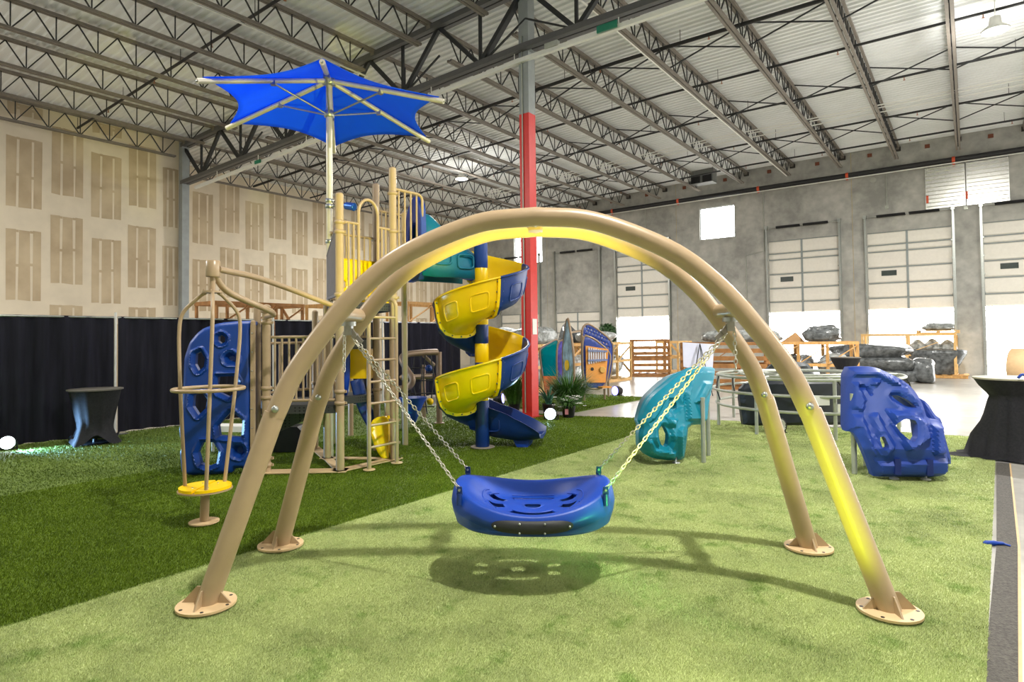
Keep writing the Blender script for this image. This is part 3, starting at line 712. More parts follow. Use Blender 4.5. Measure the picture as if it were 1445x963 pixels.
bm_ = m_.build('front_bumper', RUBBER, seat)
for u, v in ((-.41, .0), (.41, 0), (-.14, .28), (.14, .28), (-.14, -.28), (.14, -.28)):
    m_ = MB(); m_.ball(side_pt(math.radians(-90)+u, .46+v, .018), .008, 8, 5); m_.build('bumper_screw', STEEL, bm_)
def chain_links(p0, p1, pitch=.029, r=.0042, w=.0098):
    p0, p1 = np.asarray(p0, float), np.asarray(p1, float); d = p1-p0; L = np.linalg.norm(d); d /= L; n = max(1, int(L/pitch)); u = np.cross(d, ZV)
    u = u/np.linalg.norm(u) if np.linalg.norm(u) > .1 else np.array([1., 0, 0]); v = np.cross(d, u); mb = MB()
    for i in range(n):
        c = p0+d*(L*(i+.5)/n); a, b = (u, v) if i % 2 else (v, u); hl = pitch*.5+r*1.1
        pts = [c+d*(hl-w)*sx+d*w*math.cos(t)*sx*1.0+a*w*math.sin(t)*sx for sx in (1, -1) for t in (-math.pi/2, -math.pi/6, math.pi/6, math.pi/2)]
        mb.tube(pts, r, 5, closed=True)
    return mb
BR = [(-.475, -.235), (-.475, .235), (.475, -.235), (.475, .235)]
for bx_, by_ in BR:
    ph = math.atan2(by_/SB, bx_/SA); base = sc0+wd*bx_+dd*by_+ZV*(zrim(ph)-.06); tip = base+ZV*.10
    hang = cen+wd*math.copysign(1.32, bx_)+ZV*1.66; hang = hang-wd*math.copysign(.03, bx_)+dd*(.012 if by_ > 0 else -.012)
    m_ = MB(); m_.tube([base, base+ZV*.075], [.022, .018], 12); m_.prism([(-.02, 0), (.02, 0), (.016, .05), (-.016, .05)], base+ZV*.07, wd, ZV, .016); br = m_.build('chain_bracket', PNAVY, seat)
    m_ = MB(); m_.tube([tip-dd*.02, tip+dd*.02], .008, 8); m_.build('pin', STEEL, br)
    chain_links(tip, hang).build('chain', CHAIN, seat)
for e in (-1, 1):
    h = cen+wd*e*1.32; m_ = MB(); a = h+ZV*1.73; b = h-wd*e*.045+ZV*1.675
    m_.bar(a, b, .024, .03); m_.bar(b, b-wd*e*.05-ZV*.05, .02, .028); m_.lathe(b+dd*-.03, [(.018, 0), (.018, .06)], 10, axis=dd); m_.build('swivel_clevis', mat('clevis_steel', lin(150, 146, 138), .4, .7), seat)
    chain_links(h+wd*e*.03+ZV*1.70, h+wd*e*.035+ZV*1.42).build('loose_chain_end', CHAIN, seat)

# ================================================================== SPINNER
s0 = gnd(288, 742); s1 = s0+RH*.075
spn = thing('standing_spinner', 'tan cage spinner with hoop and round yellow standing platform', 'spinner', s0)
def sq(x, y, z): return s0+(s1-s0)*(z/2.3)+RH*x+FH*y+ZV*z
m_ = MB(); m_.lathe(s0+ZV*.03, [(.125, 0), (.125, .012)], 28); m_.build('base_plate', TANPLATE, spn)
m_ = MB(); m_.tube([sq(0, 0, .03), sq(0, 0, .32)], .038, 16); m_.build('pedestal', TAN, spn)
m_ = MB(); m_.lathe(sq(0, 0, .315), [(.225, 0), (.225, .012)], 36); m_.build('platform_rim', TAN, spn)
for e in (-1, 1):
    m_ = MB(); n = 20; pts = [(math.cos(a)*.215, math.sin(a)*.215) for a in np.linspace(-math.pi/2+.06, math.pi/2-.06, n)]
    m_.prism([(e*x, y) for x, y in pts], sq(0, 0, .342), RH, FH, .024); pd = m_.build('platform_pad', PYEL, spn)
    m_ = MB()
    for x, y in ((.07, .09), (.07, -.09)): m_.lathe(sq(e*x, y, .354), [(.008, 0), (.006, .004)], 8)
    m_.build('screw', STEEL, pd)
for an in (298, 58, 178):
    a = math.radians(an); c, s = math.cos(a), math.sin(a)
    path = spline([sq(.185*c, .185*s, .34), sq(.235*c, .235*s, .9), sq(.27*c, .27*s, 1.35), sq(.29*c, .29*s, 1.72), sq(.26*c, .26*s, 1.9), sq(.12*c, .12*s, 2.04), sq(.06*c, .06*s, 2.08)], 6)
    m_ = MB(); m_.tube(path, .0165, 10); m_.build('cage_bar', TAN, spn)
m_ = MB(); m_.tube([sq(.29*math.cos(a), .29*math.sin(a), 1.215) for a in np.linspace(0, 2*math.pi, 41)[:-1]], .017, 10, closed=True); m_.build('hand_hoop', TAN, spn)
m_ = MB(); m_.lathe(sq(0, 0, 2.075), [(.085, 0), (.085, .018)], 22)
for k in range(6): m_.lathe(sq(.072*math.cos(k), .072*math.sin(k), 2.06), [(.008, 0), (.008, .045)], 6)
m_.build('cap_flange', TAN, spn)
m_ = MB(); m_.tube([sq(0, 0, 2.08), sq(0, 0, 2.22)], .026, 14); m_.build('stem', TAN, spn)

# ================================================================== PLAY TOWER
P1 = gnd(376, 670); P2 = gnd(480, 668); PD = gnd(556, 651); PE = gnd(532, 637); PU = gnd(462, 650)
E1 = np.array([-6.23, 6.27, 0]); E2 = E1+PE-PD; H1 = gnd(445, 636); H3 = gnd(471, 627); PF = gnd(495, 616); PG = gnd(363, 664)
tower = thing('play_tower', 'tan post-and-deck play tower with railings, ladder and blue climbing wall', 'playground tower', (P1+PE)/2*[1, 1, 0])
def post(P, z, r=.052, col=TAN, rings=(), plate=True):
    m_ = MB(); m_.tube([P+ZV*.0, P+ZV*(z-.03)], r, 16); m_.ball(P+ZV*(z-.03), r, 16, 8, .7); o = m_.build('post', col, tower)
    for q in rings:
        m_ = MB(); m_.lathe(P+ZV*(q-.025), [(r, 0), (r+.014, .008), (r+.016, .025), (r+.014, .042), (r, .05)], 16); m_.box(P+ZV*q+RH*(r+.015), (.035, .03, .03), .6); m_.build('collar', TAN, o)
    return o
post(P1, 2.08, rings=(2.0, 1.86, 1.055, .94, .2, .12)); post(P2, 3.47, rings=(3.1, 2.98, 2.2, 1.0, .86)); post(PD, 3.98, rings=(3.62, 3.1, 2.2, .55, .25)); post(PE, zat(529, 259, PE), rings=(3.1, 2.2, .9))
post(PU, 2.12); post(H1, zat(445, 438, H1), .045, rings=(1.5, 1.0)); post(H3, 1.0, .045); post(PF, 1.05, .045); post(E2, 3.6, .045, rings=(3.3,)); post(PG, 2.08, .045)
post(gnd(547, 640), 1.2, .042); post(gnd(357, 671), 1.9, .03)
for A, B_, w in ((P1, P2, .22), (P2, PD, .16), (PU, PD, .12), (PU, P2, .12), (H1, PU, .14)):
    m_ = MB(); d = (B_-A)/np.linalg.norm(B_-A); m_.bar(A-d*.09+ZV*.034, B_+d*.09+ZV*.034, w, .012); m_.build('ground_plate', TANPLATE, tower)
def perforated(name, col):
    m = bpy.data.materials.new(name); m.use_nodes = True; nt = m.node_tree; b = nt.nodes['Principled BSDF']; b.inputs['Roughness'].default_value = .6
    tc = nt.nodes.new('ShaderNodeTexCoord'); v = nt.nodes.new('ShaderNodeTexVoronoi'); v.inputs['Scale'].default_value = 26; v.inputs['Randomness'].default_value = 0; nt.links.new(tc.outputs['Object'], v.inputs['Vector'])
    r = nt.nodes.new('ShaderNodeValToRGB'); r.color_ramp.interpolation = 'CONSTANT'; r.color_ramp.elements[0].color = (.002, .002, .003, 1); r.color_ramp.elements[1].color = (*col, 1); r.color_ramp.elements[1].position = .3
    nt.links.new(v.outputs['Distance'], r.inputs[0]); nt.links.new(r.outputs[0], b.inputs['Base Color']); return m
PERF = perforated('perforated_deck', lin(58, 60, 58))
def deck(poly, z, name='deck'):
    m_ = MB(); c = np.mean(poly, 0); q = [p-(p-c)*.03 for p in poly]
    m_.prism([(p[0], p[1]) for p in q], (0, 0, z-.02), (1, 0, 0), (0, 1, 0), .035)
    for a, b in zip(q, q[1:]+q[:1]): m_.bar(a*[1, 1, 0]+ZV*(z-.06), b*[1, 1, 0]+ZV*(z-.06), .03, .09)
    return m_.build(name, PERF, tower)
Q4 = P1+PU-P2
deck([P1, P2, PU, Q4], .84); deck([P2, PD, PE, PU], 2.12); deck([PD, E1, E2, PE], 2.76); deck([PU, H1, H3, PE], .84)
def railing(A, B_, z0, z1, n, col=TAN, r=.014, rr=.019, z0b=None):
    m_ = MB(); d = B_-A; L = np.linalg.norm(d); d = d/L; a = A*[1, 1, 0]+d*.06; b = B_*[1, 1, 0]-d*.06
    m_.tube([a+ZV*z1, b+ZV*z1], rr, 10); o = m_.build('guard_rail', col, tower); m_ = MB(); m_.tube([a+ZV*z0, b+ZV*z0], rr, 10); m_.build('bottom_rail', col, o)
    for i in range(n):
        p = a+(b-a)*(i+.5)/n; m_ = MB(); m_.tube([p+ZV*z0, p+ZV*z1], r, 8); m_.build('baluster', col, o)
    return o
railing(P1, P2, .9, 1.68, 9); railing(PU, PE, 2.2, 3.12, 7); railing(H1, Q4, .92, 1.6, 5); railing(PE, E2, 2.82, 3.55, 5); railing(PU, H1, .92, 1.62, 6); railing(H1, H3, .92, 1.55, 5)
# side barrier of thin slats between umbrella post and tower post
m_ = MB(); d = (P2-PU); 
for i in range(13):
    p = PU+d*(.08+.84*i/12); m_.bar(p+ZV*2.2, p+ZV*(2.78+.35*i/12), .02, .022)
m_.bar(PU+d*.05+ZV*2.78, PU+d*.95+ZV*3.14, .03, .03); m_.bar(PU+d*.05+ZV*2.2, PU+d*.95+ZV*2.2, .03, .03); m_.build('slat_barrier', mat('grey_slat', lin(140, 132, 132), .5), tower)
# arched gate panel on the ladder side
d = (PD-P2); L = np.linalg.norm(d); d = d/L
g = MB(); a0, a1 = .3, .62
arch_ = [P2+d*a0+ZV*2.2, P2+d*a0+ZV*3.26]+[P2+d*((a0+a1)/2-math.cos(t)*(a1-a0)/2)+ZV*(3.26+.2*math.sin(t)) for t in np.linspace(.2, math.pi-.2, 9)]+[P2+d*a1+ZV*3.26, P2+d*a1+ZV*2.2]
g.tube(arch_, .021, 10); gate = g.build('gate_arch', TAN, tower)
for x0, x1, n in ((.06, a0, 2), (a1, L-.06, 2)):
    m_ = MB(); m_.tube([P2+d*x0+ZV*3.12, P2+d*x1+ZV*3.12], .018, 8); m_.tube([P2+d*x0+ZV*2.22, P2+d*x1+ZV*2.22], .018, 8)
    for i in range(n): q = x0+(x1-x0)*(i+1)/(n+1); m_.tube([P2+d*q+ZV*2.22, P2+d*q+ZV*3.12], .014, 8)
    m_.build('gate_side', TAN, gate)
# tall guard beside the slide entry
d = (E1-PD); L = np.linalg.norm(d); d = d/L; m_ = MB()
m_.tube([PD+d*.05+ZV*3.69]+[PD+d*(L-.1+.1*math.sin(t))+ZV*(3.61+.08*math.cos(t)) for t in np.linspace(0, math.pi/2, 5)]+[PD+d*L+ZV*2.8], .02, 10); m_.tube([PD+d*.05+ZV*2.82, PD+d*L+ZV*2.82], .018, 8); gr_ = m_.build('tall_guard', TAN, tower)
for i in range(4):
    p = PD+d*(L*(i+1)/5); m_ = MB(); m_.tube([p+ZV*2.82, p+ZV*3.67], .014, 8); m_.build('baluster', TAN, gr_)
# yellow riser panels between the two upper decks
ex = (PE-PU)/np.linalg.norm(PE-PU); LL = np.linalg.norm(PE-PU)
def rect(x0, z0, x1, z1): return [(x0, z0), (x1, z0), (x1, z1), (x0, z1)]
out = smoothpoly([(.06, 2.16), (LL+.12, 2.16), (LL+.12, 2.78), (.06, 2.78)], 1)
b1 = shell(out, [smoothpoly(rect(.12, 2.36, .30, 2.47), 1), smoothpoly(rect(.56, 2.2, .72, 2.3), 1)], lambda u, v: (PU*[1, 1, 0]+ex*u+ZV*v+np.cross(ex, ZV)*.03, np.cross(ex, ZV)), .06, .035)
b1.build('riser_panel', PYEL, tower)
m_ = MB(); m_.obox(PU+ex*.62+ZV*2.32-np.cross(ZV, ex)*.16, ex*.22, np.cross(ZV, ex)*.12, ZV*.16); m_.build('step_box', PYEL, tower)
# vertical ladder
LA = gnd(521, 667); LB = gnd(560, 657); din = np.array([-1., 0, 0])
for P in (LA, LB):
    m_ = MB(); pts = [P+ZV*.03, P+ZV*2.05]+[P+din*(.09-.09*math.cos(t))+ZV*(2.05+.11*math.sin(t)) for t in np.linspace(.2, math.pi/2, 6)]+[P+din*.24+ZV*2.16]
    m_.tube(pts, .026, 12); rl = m_.build('ladder_rail', TAN, tower)
    m_ = MB(); m_.lathe(P+ZV*.03, [(.075, 0), (.075, .01)], 18); m_.build('ladder_foot', TANPLATE, rl)
for z in (.30, .57, .84, 1.11, 1.38, 1.65, 1.92):
    m_ = MB(); m_.tube([LA+ZV*z, LB+ZV*z], .0155, 8); m_.build('rung', TAN, tower)
# overhead arms to the spinner
hub = s1+ZV*2.29
m_ = MB(); m_.lathe(hub-ZV*.07, [(.058, 0), (.062, .01), (.062, .14), (.05, .15)], 20); m_.tube(spline([hub+RH*.05, hub+(P2-hub)*.35*[1, 1, 0]+ZV*-.04, P2+ZV*2.03], 8), .03, 12); arm = m_.build('overhead_arm', TAN, tower)
m_ = MB(); m_.tube(spline([hub-ZV*.05+RH*.01, hub-ZV*.2+RH*.06+FH*.2, hub-ZV*.36+RH*.22+FH*.8, P1+ZV*1.93], 8), .03, 12); m_.build('overhead_arm', TAN, tower)
# blue climbing wall with holes and pockets
cw0 = gnd(255, 676); cw1 = gnd(352, 671.5); ce = (cw1-cw0)/np.linalg.norm(cw1-cw0); cn = np.cross(ce, ZV)
cwn = cn if cn@(-FH) > 0 else -cn
def cuv(cx_, cy_):
    px, py = 250+cx_/2.751, 350+cy_/2.751; q = onplane(px, py, cw0, cwn); return ((q-cw0)@ce, q[2])
OUT = [cuv(*p) for p in [(14, 893), (8, 800), (16, 770), (6, 710), (16, 660), (24, 560), (26, 430), (45, 367), (75, 330), (100, 311), (160, 291), (240, 283), (302, 282), (304, 300), (287, 302), (284, 893), (262, 893), (250, 858), (222, 858), (208, 897)]]
OUT = [(u, max(z, .03)) for u, z in OUT]
HO = [[(158, 345), (172, 338), (186, 348), (184, 366), (170, 372), (158, 362)], [(72, 412), (92, 402), (108, 430), (104, 462), (84, 478), (70, 452)], [(160, 500), (225, 498), (238, 520), (226, 560), (203, 580), (166, 562), (156, 530)], [(66, 572), (100, 562), (118, 588), (112, 622), (84, 650), (62, 616)], [(211, 634), (255, 668), (249, 737), (165, 730), (160, 690)], [(100, 755), (140, 755), (160, 790), (150, 838), (120, 852), (90, 840), (80, 795)]]
PK = [[(180, 420), (208, 402), (236, 420), (236, 452), (190, 450)], [(214, 768), (255, 762), (268, 790), (250, 818), (216, 810)]]
HO = [[cuv(*p) for p in h] for h in HO]; PK = [smoothpoly([cuv(*p) for p in h], 1) for h in PK]
def cwrel(V):
    r = np.zeros(len(V))
    for h in HO:
        d_ = dpoly(V, h); r += .028*np.clip(1-np.abs(d_-.045)/.02, 0, 1)-.035*np.clip(1-d_/.028, 0, 1)
    for h in PK:
        ins = inpoly(V, h); d_ = dpoly(V, h); r += np.where(ins, -.09*np.clip(d_/.035, 0, 1), .022*np.clip(1-np.abs(d_-.03)/.02, 0, 1))
    d_ = dpoly(V, OUT); return r-.05*np.clip(1-d_/.05, 0, 1)**2
def cwf(u, v): return cw0+ce*u+ZV*v+cwn*(.10*math.sin(min(1, max(0, v/1.9))*math.pi)*.5), cwn
shell(smoothpoly(OUT, 1), HO, cwf, .018, .09, cwrel).build('climbing_wall', PWALL, tower, sharp=28)
m_ = MB(); q = cuv(293, 600); m_.obox(cw0+ce*(q[0])+ZV*1.03-cwn*.02, ce*.02, cwn*.05, ZV*.80); fl = m_.build('wall_flange', TAN, tower)
m_ = MB()
for k in range(7): m_.ball(cw0+ce*q[0]+cwn*.032+ZV*(.35+.23*k), .009, 6, 4)
m_.build('rivet', STEEL, fl)
# dark perforated ramp, yellow step unit, blue chute and panel behind the front posts
m_ = MB(); a = atD(400, 575, 8.4)*[1, 1, 0]; b = atD(452, 605, 8.4)*[1, 1, 0]; m_.prism([(0, .84), (.55, .84), (.3, .55), (0, .42)], a, (b-a)/np.linalg.norm(b-a), ZV, .5); m_.build('entry_ramp', PERF, tower)
yb = atD(507, 513, 9.2); m_ = MB(); m_.obox(yb, RH*.22, FH*.2, ZV*.215); m_.obox(yb+RH*.12+ZV*.02-FH*.205, RH*.1, FH*.01, ZV*.05); m_.build('step_unit', PYEL, tower)
m_ = MB(); m_.obox(yb+ZV*.29, RH*.24, FH*.22, ZV*.06); m_.build('step_deck', mat('grey_deck_edge', lin(112, 112, 108), .5), tower)
for A, B_ in ((atD(488, 478, 9.0), atD(530, 478, 9.0)),):
    railing(A, B_, A[2]+.02, A[2]+1.05, 8)
m_ = MB(); c0 = [atD(x, y, 9.0) for x, y in ((503, 536), (508, 556), (516, 578), (530, 604))]; m_.tube(spline(c0, 6), [.12]*19, 12, flat=.35); m_.build('lower_chute', PNAVY, tower)
bl = atD(487, 508, 8.9); m_ = MB(); m_.lathe(bl, [(1e-4, -.06), (.05, -.05), (.075, 0), (.05, .05), (1e-4, .06)], 20, axis=FH, sx=1, sy=1); 
for i, v in enumerate(m_.v): m_.v[i] = (v[0], v[1], bl[2]+(v[2]-bl[2])*7.5)
m_.build('blue_panel', PBLUE, tower)
yo = np.array([-6.45, 5.82, 0]); 
def ysf(u, v): return yo+RH*u+ZV*v-FH*.18*math.cos(v*3), -FH
def yuv(px, py): q = onplane(px, py, yo, -FH); return ((q-yo)@RH, max(.02, q[2]))
yp = smoothpoly([yuv(*p) for p in [(523, 600), (528, 590), (545, 587), (550, 597), (553, 643), (549, 650), (541, 641), (530, 622)]], 2)
shell(yp, [], ysf, .04, .05, lambda V: .03*np.exp(-(dpoly(V, yp)/.03)**2)).build('toddler_slide', PYEL, tower)
shell([(u+.07, v*.93+.03) for u, v in yp], [], lambda u, v: (ysf(u, v)[0]+FH*.16, -FH), .05, .05).build('toddler_slide_wall', PYEL, tower)

# ================================================================== SHADE UMBRELLA
um = thing('shade_umbrella', 'bright blue hexagonal fabric shade umbrella on a tall pole above the tower', 'umbrella', PU+FH*.13)
UC = PU+FH*.13; tilt = 0.
m_ = MB(); m_.tube([UC+ZV*.03, UC+ZV*5.3], .045, 16); pole = m_.build('pole', mat('pole_silver', lin(206, 200, 184), .35, .3), um)
for z in (3.55, 2.98): m_ = MB(); m_.lathe(UC+ZV*z, [(.047, 0), (.058, .005), (.058, .05), (.047, .055)], 16); m_.build('pole_collar', STEEL, pole)
m_ = MB(); m_.lathe(UC+ZV*4.75, [(.046, 0), (.07, .01), (.07, .09), (.046, .1)], 16); m_.build('slide_collar', STEEL, um)
m_ = MB(); m_.lathe(UC+ZV*5.2, [(.05, 0), (.09, .02), (.09, .12), (.02, .16)], 16); m_.build('crown', STEEL, um)
RU = 1.66; ends = []
ALU = mat('umbrella_arm', lin(214, 208, 196), .35, .3)
for k in range(6):
    an = math.radians(-76+60*k); u = RH*math.cos(an)+FH*math.sin(an); e = UC+u*RU+ZV*(4.80+tilt*(u@RH)*RU); a = UC+u*.06+ZV*5.26
    m_ = MB(); m_.tube([a, e+(e-a)*.04], .034, 14); arm_ = m_.build('arm', ALU, um)
    m_ = MB(); ee = e+(e-a)*.045; m_.ball(ee, .014, 8, 5); m_.build('end_bolt', STEEL, arm_)
    mid = a+(e-a)*.46-ZV*.03; st_ = UC+u*.06+ZV*4.80; m_ = MB(); m_.tube([st_, mid], .013, 8); m_.box(mid, (.06, .06, .06), an); m_.build('strut', STEEL, um)
    ends.append((a, e))
vs = []; fs = []; nr, ns = 10, 12
for k in range(6):
    (a0_, e0), (a1_, e1) = ends[k], ends[(k+1) % 6]; o = len(vs)
    for i in range(nr+1):
        for j in range(ns+1):
            t = i/nr; s = j/ns; A = a0_+(e0-a0_)*t; B_ = a1_+(e1-a1_)*t; p = A+(B_-A)*s
            cen_ = UC+ZV*5.3; sc_ = 1-.17*(t**2)*4*s*(1-s)
            p = cen_+(p-cen_)*sc_; p = p+ZV*(.045-.05*t*4*s*(1-s)); vs.append(p)
    for i in range(nr):
        for j in range(ns): fs.append((o+i*(ns+1)+j, o+i*(ns+1)+j+1, o+(i+1)*(ns+1)+j+1, o+(i+1)*(ns+1)+j))
m_ = MB(); m_.add(vs, fs, True); can = m_.build('canopy', SHADEF, um)
md = can.modifiers.new('thick', 'SOLIDIFY'); md.thickness = .008
b_ = SHADEF.node_tree.nodes['Principled BSDF']; tl = SHADEF.node_tree.nodes.new('ShaderNodeBsdfTranslucent'); tl.inputs[0].default_value = (*lin(40, 140, 255), 1)
mx = SHADEF.node_tree.nodes.new('ShaderNodeMixShader'); mx.inputs[0].default_value = .55
SHADEF.node_tree.links.new(b_.outputs[0], mx.inputs[1]); SHADEF.node_tree.links.new(tl.outputs[0], mx.inputs[2]); SHADEF.node_tree.links.new(mx.outputs[0], SHADEF.node_tree.nodes['Material Output'].inputs[0])

# ================================================================== SPIRAL SLIDE
SL = gnd(681, 634); slide = thing('spiral_slide', 'yellow and blue spiral tube slide winding round a blue centre post', 'slide', SL)
def sdir(th): t = math.radians(th); return RH*math.cos(t)+FH*math.sin(t)
PITCHZ = 1.13/360; PSLEEVE = mat('blue_sleeve', lin(20, 66, 140), .4)
def sz(th): return 2.75-PITCHZ*(180-th)
PROF = [(.10, .26), (.115, .10), (.16, .03), (.25, 0), (.42, 0), (.53, .035), (.605, .12), (.645, .25), (.665, .40), (.675, .49), (.69, .515), (.715, .515), (.722, .49)]
def profile_pts(org, u, z, off_=0.):
    out = []
    P = np.array(PROF)
    for i, (r, h) in enumerate(PROF):
        a = P[max(0, i-1)]; b = P[min(len(P)-1, i+1)]; t = b-a; t = t/np.linalg.norm(t); n = np.array([t[1], -t[0]])
        q = P[i]+n*off_; out.append(org+u*q[0]+ZV*(z+q[1]))
    return out
def sweep(stations, th_=.022):
    mb = MB(); vs = []; k = len(PROF)
    for org, u, z in stations: vs += profile_pts(org, u, z)+profile_pts(org, u, z, th_)[::-1]
    n = 2*k
    fs = [(i*n+j, i*n+(j+1) % n, (i+1)*n+(j+1) % n, (i+1)*n+j) for i in range(len(stations)-1) for j in range(n)]
    mb.add(vs, fs, True); mb.add(vs[:n], [(j, n-1-j, n-2-j, j+1) for j in range(k-1)]); mb.add(vs[-n:], [(j+1, n-2-j, n-1-j, j) for j in range(k-1)]); return mb
def flange(org, u, z, tang, col, par, bolts=True):
    a = profile_pts(org, u, z, .018)[:-2]; b = profile_pts(org, u, z, .062)[:-2]; k = len(a); mb = MB()
    vs = [p+tang*.02 for p in a]+[p+tang*.02 for p in b]+[p-tang*.02 for p in a]+[p-tang*.02 for p in b]
    for j in range(k-1):
        mb.add([], [])
    mb.add(vs, [(j, j+1, k+j+1, k+j) for j in range(k-1)]+[(2*k+j+1, 2*k+j, 3*k+j, 3*k+j+1) for j in range(k-1)]+[(k+j, k+j+1, 3*k+j+1, 3*k+j) for j in range(k-1)]+[(k-1, 2*k-1, 4*k-1, 3*k-1)], False)
    o = mb.build('flange', col, par)
    if bolts:
        mb = MB(); c = [(p+q)/2 for p, q in zip(a, b)]
        L = [0]; 
        for p, q in zip(c[:-1], c[1:]): L.append(L[-1]+np.linalg.norm(q-p))
        for s in np.linspace(.05, L[-1]-.04, 9):
            i = max(0, min(len(c)-2, int(np.searchsorted(L, s))-1)); t = (s-L[i])/(L[i+1]-L[i]); p = c[i]+(c[i+1]-c[i])*t
            for sg_ in (1, -1): mb.ball(p+tang*.022*sg_, .013, 7, 4)
        mb.build('bolt', mat('dull_bolt', lin(120, 126, 110), .4, .5), o)
def embossed(th0, th1, par, col):
    for c in (th0+(th1-th0)*.27, th0+(th1-th0)*.7):
        mb = MB(); w = 11.; ring = []
        for a in np.linspace(0, 2*math.pi, 29)[:-1]:
            x = math.copysign(abs(math.cos(a))**.35, math.cos(a)); y = math.copysign(abs(math.sin(a))**.35, math.sin(a)); ring.append((c+w*x, .235+.115*y))
        def q(th, h, o):
            r = np.interp(h, [.035, .12, .25, .40, .49], [.53, .605, .645, .665, .675]); return SL+sdir(th)*(r+.022+o)+ZV*(sz(th)+h)
        mb.tube([q(t, h, .0) for t, h in ring], .013, 6, closed=True); mb.build('embossed_panel', col, par)
secs = [(115, 25, PYEL), (25, -65, PNAVY), (-65, -155, PYEL), (-155, -245, PNAVY), (-245, -335, PYEL), (-335, -425, PNAVY), (-425, -515, PYEL), (-515, -605, PNAVY)]
for a, b, col in secs:
    n = max(4, int((a-b)/6)); mb = sweep([(SL, sdir(t), sz(t)) for t in np.linspace(a, b, n+1)]); so = mb.build('chute_section', col, slide)
    if a-b > 60: embossed(a, b, so, col)
    for t, s in ((a-1.8, 1), (b+1.8, -1)):
        if t < -600: continue
        tg = RH*math.sin(math.radians(t))-FH*math.cos(math.radians(t)); flange(SL, sdir(t), sz(t), tg, col, so)
    # sleeve of the section on the centre post
# U-shaped exit channel, from behind the post out to the right
ue = sdir(-605); ex0 = SL+ue*.38+ZV*sz(-605); ex1 = SL+RH*.90+FH*.10+ZV*.17
xd = (ex1-ex0)*[1, 1, 0]; XL = np.linalg.norm(xd); xd = xd/XL; xn = np.cross(ZV, xd)
vs = []; NS = 13
UPROF = [(-.29, 1.0), (-.315, 1.0), (-.30, .93), (-.285, .6), (-.25, .2), (-.17, .0), (0, -.03), (.17, 0), (.25, .2), (.285, .6), (.30, .93), (.315, 1.0), (.29, 1.0), (.262, .6), (.228, .24), (.15, .06), (0, .03), (-.15, .06), (-.228, .24), (-.262, .6)]
for i in range(NS):
    t_ = i/(NS-1); h = np.interp(t_, [0, .3, .55, .75, .9, 1], [.47, .45, .40, .30, .19, .10]); z = np.interp(t_, [0, .35, .7, 1], [ex0[2]-.02, .155, .11, .16]); c = ex0*[1, 1, 0]+xd*(XL*t_)
    for x, y in UPROF: vs.append(c-xn*x*(1+.06*t_)+ZV*(z+(y*h if y > .07 else y)))
k = len(UPROF); mb = MB(); mb.add(vs, [(i*k+j, i*k+(j+1) % k, (i+1)*k+(j+1) % k, (i+1)*k+j) for i in range(NS-1) for j in range(k)]+[tuple(range(k))[::-1], tuple(range((NS-1)*k, NS*k))], True); eo = mb.build('exit_chute', PNAVY, slide, sharp=50)
mb = MB(); c = ex0*[1, 1, 0]+xd*(XL*.72); mb.prism([(-.12, .13), (.14, .13), (.10, .02), (-.06, .02)], c, xd, ZV, .34); mb.build('exit_foot', PBLUE, slide)
mb = MB(); c = ex0*[1, 1, 0]+xd*(XL*.32)-FH*.0; 
mb.tube([c+xd*.14*math.copysign(abs(math.cos(a))**.4, math.cos(a))+ZV*(.36+.10*math.copysign(abs(math.sin(a))**.4, math.sin(a)))+(xn if xn@(-FH) > 0 else -xn)*.285 for a in np.linspace(0, 2*math.pi, 25)[:-1]], .014, 6, closed=True); mb.build('embossed_panel', PNAVY, eo)
mb = MB(); mb.lathe(SL+ZV*.03, [(.18, 0), (.18, .01)], 24); mb.build('base_plate', mat('concrete_disc', lin(150, 140, 124), .8), slide)
for z0, z1, col in ((.04, .72, PNAVY), (.72, 1.0, PYEL), (1.0, 1.28, PNAVY), (1.28, 1.56, PYEL), (1.56, 1.84, PNAVY), (1.84, 2.1, PYEL), (2.1, 2.4, PYEL), (2.4, 2.68, PYEL), (2.68, 3.3, PSLEEVE)):
    mb = MB(); mb.lathe(SL, [(.098, z0), (.103, z0+.01), (.103, z1-.01), (.098, z1)], 22); mb.build('post_sleeve', col, slide)
# entry chute and hood from the top deck
th0 = 115; u0 = sdir(th0); tg0 = RH*math.sin(math.radians(th0))-FH*math.cos(math.radians(th0)); z0 = sz(th0)
TEALG = mat('teal_green_polyethylene', lin(8, 112, 140), .4, var=.05)
st_ = [(SL-tg0*x, u0, z0+.20*x/.9) for x in (.88, .6, .3, 0)]
mb = sweep(st_); ent = mb.build('entry_chute', PBLUE, slide)
ring = []
def arch(x, h, w, base):
    o = SL-tg0*x+u0*.37+ZV*(z0+base); return [o+u0*(-w*math.cos(t))+ZV*(h*math.sin(t)**.7 if math.sin(t) > 0 else 0) for t in np.linspace(0, math.pi, 17)]
A_ = [arch(x, h, w, b) for x, h, w, b in ((.90, .98, .36, .0), (.7, .95, .37, -.02), (.45, .72, .38, -.02), (.2, .55, .37, -.03), (.02, .42, .36, -.04))]
vs = [p for a in A_ for p in a]; mb = MB(); mb.add(vs, [(i*17+j, i*17+j+1, (i+1)*17+j+1, (i+1)*17+j) for i in range(4) for j in range(16)], True)
hd = mb.build('entry_hood', TEALG, slide); md = hd.modifiers.new('thick', 'SOLIDIFY'); md.thickness = .02
